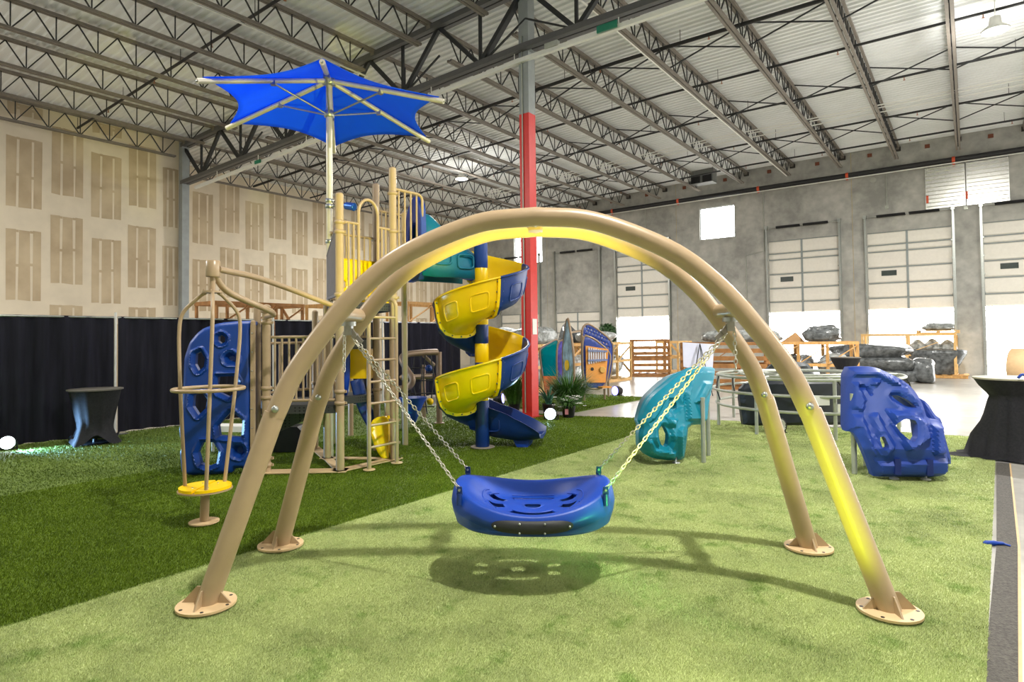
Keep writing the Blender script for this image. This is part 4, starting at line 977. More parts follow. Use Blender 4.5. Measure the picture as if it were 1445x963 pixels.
for x, zc, hh, ww in ((.60, .30, .13, .13), (.25, .22, .1, .12)):
    mb = MB(); c = SL-tg0*x+u0*(-.03)+ZV*(z0+zc)
    mb.tube([c+tg0*ww*math.copysign(abs(math.cos(a))**.4, math.cos(a))+ZV*hh*math.copysign(abs(math.sin(a))**.4, math.sin(a))-u0*.0 for a in np.linspace(0, 2*math.pi, 25)[:-1]], .016, 6, closed=True); mb.build('embossed_panel', TEALG, hd)
o_ = SL-tg0*.93+u0*.36+ZV*z0
outl = [(-.45, -.05), (.45, -.05), (.45, .6), (.40, .95), (.22, 1.12), (-.05, 1.2), (-.3, 1.12), (-.42, .9)]
hl = [(-.28, .05), (.28, .05), (.28, .55), (.18, .8), (-.18, .8), (-.28, .55)]
shell(smoothpoly(outl, 1), [smoothpoly(hl, 1)], lambda u, v: (o_+u0*u+ZV*v, -tg0), .07, .07).build('entry_panel', PROYAL, slide)

# ================================================================== PIPE AND DRAPE
DX = -12.15
def drape(y0, y1, z0, label, seed):
    r = random.Random(seed); n = int((y1-y0)/.028); prof = []; ph = r.uniform(0, 6)
    for i in range(n+1):
        y = y0+(y1-y0)*i/n; ph += .42+.25*r.random(); prof.append((DX+.045*math.sin(ph)+.02*math.sin(ph*.31), y))
    mb = MB(); zs = [2.09, 2.02, 1.5, .9, .4, z0]; amp = [.25, .6, .9, 1, 1.1, 1.2]; vs = []
    for z, a in zip(zs, amp): vs += [(DX+(x-DX)*a, y, z) for x, y in prof]
    m = n+1; mb.add(vs, [(i*m+j, i*m+j+1, (i+1)*m+j+1, (i+1)*m+j) for i in range(len(zs)-1) for j in range(n)], True)
    t = thing('drape_panel', label, 'drape', (DX, (y0+y1)/2, 0), 'black drapes'); mb.build('cloth', DRAPE, t)
    mb = MB(); mb.tube([(DX, y0, 2.07), (DX, y1, 2.07)], .019, 8); mb.build('rod', STEEL, t)
    for y in (y0-.04,):
        mb = MB(); mb.tube([(DX+.02, y, .02), (DX+.02, y, 2.16)], .021, 10); up = mb.build('upright', mat('pole_white', lin(214, 214, 210), .4, .2), t)
        mb = MB(); mb.box((DX+.02, y, .028), (.4, .3, .012)); mb.build('foot_plate', STEEL, up)
drape(.6, 4.55, .03, 'black pleated drape panel at the far left behind the cocktail table', 1)
drape(4.61, 7.6, .05, 'black drape panel between the white pole and the cage spinner', 2)
drape(7.68, 10.7, .05, 'black drape panel behind the play tower', 3)
drape(10.78, 13.75, .05, 'black drape panel between the tower ladder and spiral slide', 4)

# ================================================================== CRATES
PINE = [WOOD, WOOD2, mat('pale_pine', lin(220, 180, 118), .75, var=.15, scale=6)]
CR_GROUP = 'open-frame wooden crates'
def crate(label, loc, rz, L=2.3, D=1.0, H=1.42, wood=WOOD, bays=2, planks=False, pallet=True):
    t = thing('wooden_crate', label, 'crate', loc, CR_GROUP); t.rotation_euler = (0, 0, 0); c, s = math.cos(rz), math.sin(rz); o = np.array(loc, float)
    def W(x, y, z): return o+np.array([c*x-s*y, s*x+c*y, z])
    def beam(name, a, b, w, h):
        mb = MB(); mb.bar(W(*a), W(*b), w, h); mb.build(name, wood, t)
    for y in (-D/2+.05, 0, D/2-.05): beam('skid', (-L/2, y, .05), (L/2, y, .05), .09, .1)
    for i in range(5): x = -L/2+.08+(L-.16)*i/4; beam('pallet_board', (x, -D/2, .115), (x, D/2, .115), .14, .022)
    for i in range(bays+1):
        x = -L/2+.045+(L-.09)*i/bays
        for y in (-D/2+.03, D/2-.03): beam('upright', (x, y, .12), (x, y, H), .085, .045)
    for y in (-D/2+.02, D/2-.02):
        beam('rail', (-L/2, y, H-.04), (L/2, y, H-.04), .035, .09); beam('rail', (-L/2, y, H*.52), (L/2, y, H*.52), .03, .09)
    for x in (-L/2+.02, L/2-.02): beam('rail', (x, -D/2, H-.04), (x, D/2, H-.04), .035, .09); beam('rail', (x, -D/2, H*.52), (x, D/2, H*.52), .03, .09)
    for i in range(bays):
        x0 = -L/2+.045+(L-.09)*i/bays; x1 = x0+(L-.09)/bays; beam('brace', (x0, -D/2-.01, H*.55), (x1, -D/2-.01, H-.1), .07, .025)
    beam('brace', (L/2+.01, -D/2, .2), (L/2+.01, D/2, H-.1), .025, .08)
    if planks:
        for k in range(5): z = .25+k*.23; beam('plank', (-L/2, -D/2-.03, z), (L/2, -D/2-.03, z), .02, .13)
    return t
def blob(name, label, c, size, material, seed, cat='bundle', group='plastic-wrapped bundles', lump=.16, rz=0., flat=0.0):
    r = np.random.default_rng(seed); nu, nv = 34, 18; vs = []
    K = r.normal(0, 1, (10, 3))*3.2; PH = r.uniform(0, 6.28, 10); co, si = math.cos(rz), math.sin(rz)
    for j in range(nv+1):
        th = math.pi*j/nv
        for i in range(nu):
            ph = 2*math.pi*i/nu; d = np.array([math.copysign(abs(math.sin(th)*math.cos(ph))**.6, math.cos(ph)), math.copysign(abs(math.sin(th)*math.sin(ph))**.6, math.sin(ph)), -math.copysign(abs(math.cos(th))**.7, math.cos(th))])
            k = 1+lump*np.mean(np.sin(K@d+PH))*2.2; p = d*k*np.array(size)/2; p[2] = max(p[2], -size[2]/2+flat)
            vs.append((c[0]+co*p[0]-si*p[1], c[1]+si*p[0]+co*p[1], c[2]+p[2]))
    mb = MB(); mb.add(vs, [(j*nu+i, j*nu+(i+1) % nu, (j+1)*nu+(i+1) % nu, (j+1)*nu+i) for j in range(nv) for i in range(nu)], True)
    o = mb.build(name, material); tag(o, label, cat, group); return place(o, (c[0], c[1], c[2]-size[2]/2))
HP = math.pi/2
ord_ = ['first', 'second', 'third', 'fourth']
# row behind the sensory panels, running towards the dock wall
for i, y in enumerate((15.3, 17.75, 20.2)):
    crate('open pine crate, %s from the red column in the row behind the sensory panels' % ord_[i], (-10.75, y, 0), HP, 2.3, 1.0, 1.42, PINE[2] if i != 1 else WOOD)
    blob('wrapped_bundle', 'shrink-wrapped grey bundle inside the %s crate behind the sensory panels' % ord_[i], (-10.8, y, .6), (.8, 1.9, .85), SHRINK, 30+i)
crate('darker boarded pine crate at the right end of the row by the open door', (-10.55, 23.6, 0), HP*.35, 1.5, 1.0, 1.5, WOOD2, 1, True)
crate('pale pine crate half hidden behind the boarded crate', (-10.3, 25.6, 0), HP, 1.6, 1.0, 1.4, PINE[2], 2)
blob('wrapped_bundle', 'long grey shrink-wrapped roll lying on top of the crate row', (-10.8, 19.6, 1.63), (.75, 2.2, .42), SHRINK, 41, lump=.1)
blob('wrapped_bundle', 'silvery shrink-wrapped heap on the crate beside the red column', (-10.75, 15.6, 1.68), (.9, 1.7, .52), SHRINK, 42)
blob('wrapped_bundle', 'tall clear-wrapped heap seen left of the red column', (-13.2, 17.6, .95), (1.4, 1.8, 1.9), SHRINK, 43)
blob('wrapped_bundle', 'clear-wrapped heap seen just right of the red column', (-11.85, 19.6, 1.0), (.85, 1.2, 2.0), SHRINKD, 44)
mb = MB(); r_ = random.Random(9)
for k in range(900):
    a = r_.uniform(0, 6.28); z = r_.uniform(0, 1); rad = .34*math.sqrt(max(.05, 1-(z*1.05-.25)**2))*r_.uniform(.85, 1.05); c = np.array([-11.0+rad*math.cos(a), 20.85+rad*math.sin(a), 1.42+z*.68]); u = np.array([math.cos(a), math.sin(a), r_.uniform(-.3, .8)]); v = np.cross(u, ZV); v = v/np.linalg.norm(v)
    mb.add([c-v*.03, c+v*.03, c+u*.09], [(0, 1, 2)])
mb.lathe((-11.0, 20.85, 1.42), [(1e-4, 0), (.28, .05), (.34, .3), (.3, .55), (.1, .68), (1e-4, .7)], 16)
place(tag(mb.build('topiary', GREEN3), 'rounded dark green artificial shrub standing on the crates by the open door', 'plant'), (-11, 20.85, 1.42))
# row right of the easel
crate('long brown pine crate behind the white easel board', (-6.15, 19.3, 0), .22, 2.5, 1.0, 1.42, WOOD2, 3, True)
crate('long pine crate behind the ring climber and arch leg', (-3.85, 20.2, 0), .3, 2.4, 1.0, 1.42, WOOD, 3)
blob('wrapped_bundle', 'flat grey shrink-wrapped roll on top of the long brown crate', (-5.7, 19.5, 1.6), (2.2, .75, .38), SHRINK, 51, rz=.22, lump=.1)
blob('wrapped_bundle', 'peaked dark wrapped bundle on top of the crate behind the ring climber', (-3.5, 20.3, 1.66), (.8, .8, .55), SHRINKD, 52, lump=.3)
mb = MB(); mb.prism([(-.3, 0), (.35, 0), (.1, .3)], (-4.35, 20.1, 1.40), (.955, .295, 0), (0, 0, 1), .5); place(tag(mb.build('cardboard_wedge', mat('cardboard', lin(178, 138, 92), .8)), 'brown cardboard wedge sticking out of the crate behind the arch leg', 'cardboard'), (-4.35, 20.1, 1.38))
for i, (x, dx) in enumerate(((-4.2, .45), (-3.3, .5))):
    blob('wrapped_bundle', ['dark wrapped bundle inside the crate behind the arch leg', 'grey wrapped bundle inside the right end of the crate behind the ring climber'][i], (x, 20.15+.3*i, .62), (.8, .7, .8), SHRINKD if i == 0 else SHRINK, 55+i)
# wrapped stacks near the open dock doors
crate('tall pale pine crate in front of the second open dock door', (-1.9, 27.7, 0), 0, 3.0, 1.0, 1.62, PINE[2], 2)
mb = MB(); mb.box((-.95, 27.7, 1.72), (1.3, .9, .04)); mb.box((-.95, 27.7, 1.80), (1.3, .9, .03))
for x in (-1.55, -.95, -.35): mb.box((x, 27.7, 1.76), (.09, .9, .06))
place(tag(mb.build('pallet', PINE[2]), 'small pallet lying on top of the tall pale crate', 'pallet'), (-.95, 27.7, 1.62)).location.z -= .075
blob('wrapped_bundle', 'flattened grey bag on the pallet atop the tall pale crate', (-.95, 27.7, 1.87), (1.0, .8, .28), SHRINK, 61)
for i, (z, sx, lab) in enumerate(((.255, 2.6, 'lowest dark bag of the stack behind the blue rock climber'), (.64, 2.5, 'middle dark bag of the stack behind the blue rock climber'), (1.04, 2.4, 'topmost dark bag of the stack behind the blue rock climber'))):
    blob('wrapped_bag', lab, (-2.85+.1*(2-i), 24.2, z), (sx, 1.3, .5), SHRINKD, 70+i, 'bag', 'stacked wrapped bags', .14)
blob('wrapped_bundle', 'clear-wrapped lumpy bundle between the bag stack and the wrapped pallet', (-1.3, 24.3, .42), (.7, .8, .8), SHRINKD, 75)
mb = MB(); pc = gnd(1318, 534); px_, py_ = pc[0], pc[1]+.5
t = thing('wrapped_pallet', 'wooden pallet carrying a dark tub-shaped load in clear shrink wrap', 'pallet', (px_, py_, 0))
for y in (-.5, 0, .5): mb = MB(); mb.box((px_, py_+y, .06), (2.0, .1, .1)); mb.build('skid', WOOD, t)
for x in np.linspace(-.95, .95, 7): mb = MB(); mb.box((px_+x, py_, .122), (.16, 1.15, .022)); mb.build('pallet_board', WOOD, t)
mb = MB(); mb.lathe((px_, py_, .135), [(.62, 0), (.78, .35), (.98, .72), (1.0, .86), (.86, .9), (.5, .93), (1e-4, .95)], 30, sx=1, sy=.6); mb.build('tub', SHRINKD, t)
for i, (x, h) in enumerate(((-.5, .4), (-.05, .42), (.42, .38))):
    mb = MB(); mb.lathe((px_+x, py_, 1.02), [(.3, 0), (.26, h*.5), (.1, h*.9), (1e-4, h)], 9, sx=1, sy=.8, smooth=False); mb.build('wrapped_peak', SHRINK, t)
# crates stored behind the drape
for i, (y, z, L, lab) in enumerate(((8.6, 1.25, 2.4, 'raised pine crate seen above the drape left of the tower'), (11.3, 1.3, 1.6, 'raised pine crate seen above the drape behind the tower ladder'), (14.6, 1.38, 2.2, 'raised pine crate seen above the drape left of the slide'))):
    crate(lab, (-14.6, y, z), HP, L, 1.0, 1.32 if i < 2 else 1.42, WOOD2 if i == 0 else WOOD, 3 if i == 0 else 2)
    crate(lab.replace('raised pine crate seen above', 'lower pine crate under the raised one behind').replace('behind the drape', 'behind the drape', 1), (-14.6, y, 0), HP, L, 1.0, z, WOOD, 2)
    blob('wrapped_bundle', ['dark tube-like bundle in the raised crate left of the tower', 'grey bundle in the raised crate behind the ladder', 'dark netting bundle in the raised crate left of the slide'][i], (-14.6, y+.1, z+.45), (.8, L*.75, .6), SHRINKD, 80+i, lump=.2)

# ================================================================== COCKTAIL TABLES
def table(label, c, z, prof, rtop, topmat, folds, seg=64, extra=None):
    t = thing('cocktail_table', label, 'table', c, 'black cocktail tables'); mb = MB(); vs = []; n = len(prof)
    for i, (r, zz) in enumerate(prof):
        for k in range(seg):
            a = 2*math.pi*k/seg; f = 1+folds*(1-i/(n-1))*math.sin(a*11+i*.35)+folds*.5*(1-i/(n-1))*math.sin(a*17+1)
            rr = r*f
            if extra: rr, zz2 = extra(a, rr, zz, i)
            else: zz2 = zz
            vs.append((c[0]+rr*math.cos(a), c[1]+rr*math.sin(a), zz2))
    mb.add(vs, [(i*seg+k, i*seg+(k+1) % seg, (i+1)*seg+(k+1) % seg, (i+1)*seg+k) for i in range(n-1) for k in range(seg)], True); mb.build('cover', BLACK, t)
    mb = MB(); mb.lathe((c[0], c[1], z), [(rtop, -.02), (rtop, 0)], 40); mb.build('table_top', topmat, t)
    mb = MB(); mb.tube([(c[0], c[1], .03), (c[0], c[1], z-.02)], .035, 10); mb.lathe((c[0], c[1], .02), [(.25, 0), (.22, .02)], 20); mb.build('pedestal', BLACKP, t)
    return t
TTOP = mat('dark_cloth_top', lin(96, 92, 84), .6, var=.1)
tl_ = gnd(134, 627); 
def legs4(a, r, z, i):
    k = .5+.5*math.cos(4*(a-.5)); return (r*(1-.2*(1-k)*(1 if z < .3 else .3)), z+(.16*(1-k)**1.5 if i == 0 else 0))
table('black spandex cocktail table lit blue in front of the left drape', tl_, .89, [(.40, .02), (.34, .12), (.29, .25), (.265, .36), (.285, .45), (.33, .66), (.37, .84), (.385, .885)], .387, TTOP, .05, extra=legs4)
tr_ = gnd(1437, 646)
table('large black draped cocktail table at the right edge of the turf', tr_, 1.05, [(.52, .02), (.47, .05), (.40, .3), (.34, .55), (.30, .74), (.285, .80), (.31, .84), (.40, .94), (.46, 1.04)], .465, mat('pale_table_top', lin(170, 164, 142), .5), .075, extra=lambda a, r, z, i: (r*(1+(.55*max(0, math.cos(a-math.radians(200)))**10 if i < 1 else .25*max(0, math.cos(a-math.radians(200)))**10 if i < 3 else 0)), z))
tb_ = atD(1193, 503, 15.8)*[1, 1, 0]
table('black cloth cocktail table standing behind the blue rock climber', tb_, 1.05, [(.3, .03), (.24, .4), (.2, .72), (.24, .8), (.32, .95), (.35, 1.045)], .352, TTOP, .04)
q = atD(1440, 528, 7.7); mb = MB(); c_ = np.array([q[0], q[1], 1.075]); mb.tube(spline([c_+RH*-.03, c_+ZV*.04+RH*.02, c_+RH*.08+ZV*.02, c_+RH*.14], 6), .016, 8); place(tag(mb.build('blue_cable_tie', PBLUE), 'short blue cable coil on the right draped table', 'cable'), (c_[0], c_[1], 1.05))
q = gnd(1450, 545, 0); dr = atD(1446, 511, 17.5); mb = MB(); ax = -FH*.8+RH*.6
mb.lathe((dr[0], dr[1], .62), [(1e-4, -.3), (.52, -.3), (.56, -.27), (.56, .27), (.52, .3), (1e-4, .3)], 30, axis=ax); mb.box((dr[0], dr[1], .03), (.9, .7, .06), .6)
place(tag(mb.build('cable_drum', mat('drum_wood', lin(190, 160, 120), .7)), 'wooden cable drum behind the right draped table', 'drum'), (dr[0], dr[1], 0))
# easel with white board
ea = np.array([-5.85, 16.35, 0]); t = thing('easel', 'white board on a black tripod easel in front of the crates', 'easel', ea)
bo = ea+FH*.12
mb = MB(); mb.prism([(-.42, .80), (.36, .60), (.42, 1.40), (-.43, 1.46)][::1], bo, RH, ZV, .02); mb.build('board', CARD, t)
for x in (-.3, .02, .34):
    mb = MB(); mb.tube([ea+RH*(x*.95)+ZV*.01+FH*(.0 if x != .02 else -.35), ea+RH*.02+ZV*1.42+FH*.06], .012, 8); mb.build('leg', BLACKP, t)

# ================================================================== STAGE LAMPS
def par(label, loc, aim, r=.1, lens=GLOWB, L=.2):
    t = thing('stage_lamp', label, 'stage lamp', (loc[0], loc[1], 0), 'floor stage lamps'); c = np.array(loc, float); d = np.asarray(aim, float)-c; d /= np.linalg.norm(d)
    mb = MB(); mb.lathe(c-d*L, [(1e-4, 0), (r*.7, .005), (r*.8, .04), (r, .09), (r*1.03, L), (r*1.1, L+.01), (r*1.1, L+.03), (r*.97, L+.03)], 20, axis=d); mb.build('housing', BLACKP, t)
    mb = MB(); mb.lathe(c+d*.032, [(1e-4, .004), (r*.96, 0.0)], 20, axis=d); mb.build('lens', lens, t)
    h = np.array([d[0], d[1], 0]); h /= np.linalg.norm(h); sd = np.cross(h, ZV); mid = c-d*L*.4
    mb = MB(); mb.tube([mid+sd*(r*1.2), np.array([mid[0], mid[1], .02])+sd*(r*1.2)], .012, 6); mb.tube([mid-sd*(r*1.2), np.array([mid[0], mid[1], .02])-sd*(r*1.2)], .012, 6); mb.bar(np.array([mid[0], mid[1], .02])+sd*r*1.3, np.array([mid[0], mid[1], .02])-sd*r*1.3, .12, .016); mb.build('yoke', BLACKP, t)
    return c, d
camdir = lambda p: np.array(p)-FH*3
l1 = gnd(10, 637)+ZV*.13
c, d = par('glowing blue-white stage lamp on the floor at the far left', l1, l1-FH*2.2+RH*1.9+ZV*.1, .1)
spot('stage_beam_left', c+d*.06, c+RH*4.2+FH*.3-ZV*.02, 900, (.3, .58, 1), 80, .8)
l2 = gnd(777, 594)+ZV*.13
c, d = par('glowing cyan-white stage lamp at the foot of the red column', l2, l2-FH*2-RH*.5+ZV*.35, .115)
spot('stage_beam_column', c+d*.06, c-FH*1.2-RH*.5+ZV*.5, 55, (.45, .8, 1), 110, .9)
l3 = gnd(869, 559)+ZV*.14
c, d = par('small violet stage lamp on the turf right of the sensory panels', l3, l3-FH*1.5-RH*2.2+ZV*.1, .13, GLOWP)
spot('stage_beam_panels', c+d*.06, c-RH*3-FH*.6+ZV*.6, 160, (.3, .25, 1), 80, .8)
l4 = gnd(1098, 613)+ZV*.14
HONEY = perforated('led_honeycomb', lin(200, 200, 196))
par('unlit round LED stage lamp on the turf under the ring climber', l4, l4-FH*2+ZV*.05, .125, HONEY)
l8 = gnd(708, 572)+ZV*.16
c, d = par('violet stage lamp on the turf between the slide exit and red column', l8, l8+RH*2-FH*.5+ZV*.2, .12, GLOWP)
cl = atD(494, 290, 8.55); t = thing('clamp_lamp', 'small blue-lit lamp clamped to the umbrella pole above the tower gate', 'stage lamp', cl)
mb = MB(); mb.tube([UC+ZV*cl[2], cl], .012, 8); mb.lathe(UC+ZV*(cl[2]-.03), [(.047, 0), (.06, .005), (.06, .055), (.047, .06)], 14); mb.build('clamp_arm', STEEL, t)
mb = MB(); mb.lathe(cl-RH*.08, [(.03, 0), (.05, .03), (.055, .15), (.06, .16), (.05, .17)], 14, axis=RH*.9-FH*.3-ZV*.2); mb.build('housing', mat('blue_lit_black', lin(40, 96, 190), .3, .5), t)  # black housing; the blue light falling on it is painted into its colour
# stage lamps standing at the photographer's right, just out of the picture, that colour the arch and tower
l5 = np.array([.9, 2.6, .16]); l6 = gnd(1340, 1075)+ZV*.16; l7 = gnd(1010, 1100)+ZV*.16
YLENS = mat('stage_lamp_lens_yellow', (1, 1, 1), .5, emit=(1, .85, .1), estr=6)
c, d = par('yellow stage lamp on the concrete right of the turf, aimed at the tower', l5, (-6.4, 5.4, 3.1), .1, YLENS)
spot('stage_beam_yellow', c+d*.06, (-6.4, 5.35, 3.6), 2700, (.98, .93, .16), 25, .4)
c, d = par('yellow stage lamp on the turf aimed at the right arch leg', l7, (-.5, 4.2, .6), .1, YLENS)
spot('stage_beam_leg', c+d*.06, (-.62, 4.1, .75), 300, (.72, 1, .01), 38, .8)
c, d = par('green stage lamp on the turf near the lower edge', l6, (-1.2, 4.6, .9), .1, mat('stage_lamp_lens_green', (1, 1, 1), .5, emit=(.3, 1, .2), estr=6))
spot('stage_beam_green', c+d*.06, (-2.0, 3.8, .42), 420, (.12, 1, .15), 30, .8)

# ================================================================== PLANTS BY THE COLUMN
def leaf_strip(mb, base, dirh, L, w, droop, lift, n=5, fold=.25):
    dirh = np.asarray(dirh)/np.linalg.norm(dirh); sd = np.cross(dirh, ZV); vs = []
    for i in range(n+1):
        t = i/n; p = base+dirh*L*t*(.25+.75*t*droop)+ZV*(L*lift*t-L*droop*.9*t*t); ww = w*(1-t)**.6*(.5+.5*min(1, t*4)); vs += [p-sd*ww, p+sd*ww]
    mb.add(vs, [(2*i, 2*i+1, 2*i+3, 2*i+2) for i in range(n)])
def grass_plant(label, c, n, L, w, seed, material, droop=.5, lift=1.1, spread=.12, pot=True, potr=.14, poth=.22):
    r = random.Random(seed); t = thing('potted_plant', label, 'plant', c, 'plants by the red column')
    if pot: mb = MB(); mb.lathe((c[0], c[1], .012), [(potr*.75, 0), (potr*.95, poth*.9), (potr, poth), (potr*.9, poth), (potr*.85, poth*.85), (1e-4, poth*.85)], 20); mb.build('pot', BLACKP, t)
    mb = MB(); z0 = poth*.85 if pot else .02
    for k in range(n):
        a = r.uniform(0, 6.28); d = np.array([math.cos(a), math.sin(a), 0]); leaf_strip(mb, np.array([c[0], c[1], z0])+d*r.uniform(0, spread), d, L*r.uniform(.6, 1.1), w*r.uniform(.7, 1.2), droop*r.uniform(.5, 1.4), lift*r.uniform(.75, 1.1))
    o = mb.build('foliage', material, t); o['kind'] = 'stuff'; return t
grass_plant('feathery green grass plant right of the red column', gnd(806, 584)*[1, 1, 0]+FH*.45, 1500, 1.05, .008, 1, GREEN, .6, 1.0, .28)
grass_plant('feathery green grass plant left of the red column behind the slide', gnd(726, 588)+FH*.75, 700, .95, .007, 2, GREEN, .5, 1.2, .16)
grass_plant('blue-green agave with broad leaves beside the red column', gnd(770, 588)+FH*.3+RH*.08, 26, .62, .035, 3, GREEN2, .55, 1.15, .05)
fp = gnd(803, 591)+FH*.1
t = grass_plant('leafy pot of small white flowers at the corner of the turf', fp, 300, .42, .014, 4, GREEN, .7, .95, .1, True, .15, .24)
mb = MB(); r_ = random.Random(5)
for k in range(26):
    a = r_.uniform(0, 6.28); rr_ = r_.uniform(.1, .34); c = np.array([fp[0]+rr_*math.cos(a), fp[1]+rr_*math.sin(a), .24+r_.uniform(.0, .22)])
    for j in range(5): b = a+j*1.2566; u = np.array([math.cos(b), math.sin(b), .3]); v = np.cross(u, ZV); mb.add([c, c+u*.035+v*.02, c+u*.05, c+u*.035-v*.02], [(0, 1, 2, 3)])
mb.build('flower', WHITE, t)
mb = MB(); mb.box((fp[0], fp[1], .14)-FH*.14-RH*.05, (.07, .01, .11), YAW); mb.build('price_label', mat('pink_label', lin(230, 150, 160), .6), t)

# ================================================================== SENSORY PANELS
def frame_panel(label, o, ex_, outl_, col, holes=(), tube=.03, cat='play panel', legs=(), th_=.03):
    t = thing('sensory_panel', label, cat, (o[0], o[1], 0), 'sensory play panels'); ex_ = np.asarray(ex_)/np.linalg.norm(ex_); n = np.cross(ex_, ZV)
    if n@(-FH) < 0: n = -n
    inner = smoothpoly(outl_, 2); pth = [o+ex_*u+ZV*v for u, v in inner]
    mb = MB(); mb.tube(pth, tube, 8, closed=True); mb.build('frame', mat('bronze_frame', lin(150, 128, 104), .4, .3), t)
    shell(inner, holes, lambda u, v: (o+ex_*u+ZV*v+n*th_/2, n), .08, th_).build('board', col, t)
    for u, z1 in legs:
        mb = MB(); mb.tube([o+ex_*u+ZV*.02, o+ex_*u+ZV*z1], tube, 8); lg = mb.build('leg', MATS['bronze_frame'], t)
    return t, ex_, n
S0 = gnd(838, 566)
NAVYB = mat('navy_board', lin(30, 58, 140), .45, var=.05); ORB = mat('orange_board', lin(222, 150, 66), .5, var=.06)
def uvp(o, ex_, px, py):
    n = np.cross(ex_, ZV); q = onplane(px, py, o, n); return ((q-o)@ex_, q[2])
exA = RH*.93+FH*.36; exA /= np.linalg.norm(exA)
# tall perforated navy panel (behind)
oB = S0+FH*.7; pB = [uvp(oB, exA, *p) for p in [(822, 562), (821, 468), (824, 459), (832, 457), (860, 478), (866, 490), (861, 560)]]
hs = []
for r_i in range(6):
    for c_i in range(9):
        px, py = 826+c_i*4.3+(r_i % 2)*2.1, 462+r_i*5.2+c_i*1.9
        if py > 497 or px > 860: continue
        u, v = uvp(oB, exA, px, py); hs.append([(u+.022*math.cos(a), v+.022*math.sin(a)) for a in np.linspace(0, 2*math.pi, 7)[:-1]])
frame_panel('tall navy panel with round light holes behind the xylophone panel', oB, exA, [(u, max(.35, v)) for u, v in pB], NAVYB, hs, legs=[(pB[0][0]+.05, .5), (pB[-1][0]-.05, .5)])
# xylophone panel (front)
oA = S0; pA = [uvp(oA, exA, *p) for p in [(823, 549), (821, 472), (838, 478), (857, 494), (862, 504), (854, 549)]]
t, exx, nn = frame_panel('navy and orange play panel with a xylophone and round knob', oA, exA, pA, NAVYB, legs=[(pA[0][0]+.02, pA[0][1]), (pA[-1][0]-.02, pA[-1][1])])
ob = [uvp(oA, exA, *p) for p in [(826, 540), (825, 488), (857, 493), (853, 540)]]
mb = MB(); mb.prism(ob, oA+nn*.05, exx, ZV, .02); mb.build('orange_board', ORB, t)
for k in range(8):
    a = uvp(oA, exA, 829+k*3.2, 490.5+k*.6); b = uvp(oA, exA, 829+k*3.2, 514-k*.7); mb = MB(); mb.bar(oA+exx*a[0]+ZV*a[1]+nn*.085, oA+exx*b[0]+ZV*b[1]+nn*.085, .035, .014, up=nn); mb.build('chime_bar', mat('chime_silver', lin(206, 210, 220), .35, .3), t)
for y0_, y1_ in ((495, 496), (509, 508)):
    a = uvp(oA, exA, 827, y0_); b = uvp(oA, exA, 854, y1_); mb = MB(); mb.bar(oA+exx*a[0]+ZV*a[1]+nn*.1, oA+exx*b[0]+ZV*b[1]+nn*.1, .05, .03, up=nn); mb.build('chime_rail', mat('slate_blue', lin(112, 124, 160), .5), t)
a = uvp(oA, exA, 848, 522); mb = MB(); mb.lathe(oA+exx*a[0]+ZV*a[1]+nn*.06, [(.085, 0), (.085, .03), (.07, .04)], 20, axis=nn); mb.build('knob', mat('amber_knob', lin(206, 160, 80), .4), t)
a = uvp(oA, exA, 834, 521); mb = MB(); mb.lathe(oA+exx*a[0]+ZV*a[1]+nn*.062, [(.045, 0), (.045, .006)], 16, axis=nn); mb.build('peep_hole', BLACKP, t)
a = uvp(oA, exA, 850, 546); mb = MB(); mb.obox(oA+exx*a[0]+ZV*(a[1])+nn*.12, exx*.13, nn*.12, ZV*.02); mb.build('shelf', ORB, t)
# narrow panel seen almost edge-on
oC = gnd(803, 571); exC = FH*.96-RH*.27; exC /= np.linalg.norm(exC)
ARTB = mat('pale_blue_print', lin(150, 186, 214), .5, var=.6, scale=5)
pC = [(-.32, .06), (.30, .06), (.42, 1.3), (.1, 2.05), (-.02, 2.1), (-.38, 1.25)]
t, e_, n_ = frame_panel('narrow pale blue patterned panel seen almost edge-on', oC, exC, pC, ARTB, legs=())
mb = MB(); mb.lathe(oC+ZV*.95+n_*.035, [(.13, 0), (.13, .02)], 16, axis=n_); mb.build('yellow_disc', PYEL, t)
# stained-glass panel
oD = gnd(774, 566)+FH*.6; exD = RH*.9+FH*.44; exD /= np.linalg.norm(exD)
pD = [uvp(oD, exD, *p) for p in [(768, 548), (761, 496), (764, 491), (784, 479), (788, 482), (788, 560)]]
SGL = mat('teal_translucent_glass', lin(0, 120, 120), .08, var=.3, scale=2, stretch=(1, 1, .4))
t, e_, n_ = frame_panel('teal glass panel with an orange foot beside the grass plant', oD, exD, pD, SGL, tube=.025, legs=())
mb = MB(); mb.prism([uvp(oD, exD, *p) for p in [(768, 556), (765, 531), (785, 531), (785, 560)]], oD+n_*.05, e_, ZV, .03); mb.build('orange_board', mat('orange_red_print', lin(214, 110, 40), .5, var=.4, scale=9), t)
oE = gnd(792, 568)+FH*.35; mb = MB(); pE = [uvp(oE, exD, *p) for p in [(787, 560), (785, 484), (799, 478), (799, 562)]]
frame_panel('slim violet translucent panel between the glass and edge-on panels', oE, exD, pE, mat('violet_acrylic', lin(96, 84, 190), .2, var=.2), tube=.025)
mb = MB(); a_ = oC+exC*.1+ZV*2.0; b_2 = oB+exA*pB[3][0]+ZV*1.72
mb.tube([oC+ZV*1.72+exC*.2, oA+exA*pA[1][0]+ZV*1.80+FH*.2, oA+exA*pA[1][0]+ZV*pA[1][1]], .028, 8); bt = tag(mb.build('link_bar', MATS['bronze_frame']), 'short bronze bar linking the edge-on panel to the xylophone panel', 'bar'); place(bt, (oC[0], oC[1], 0))

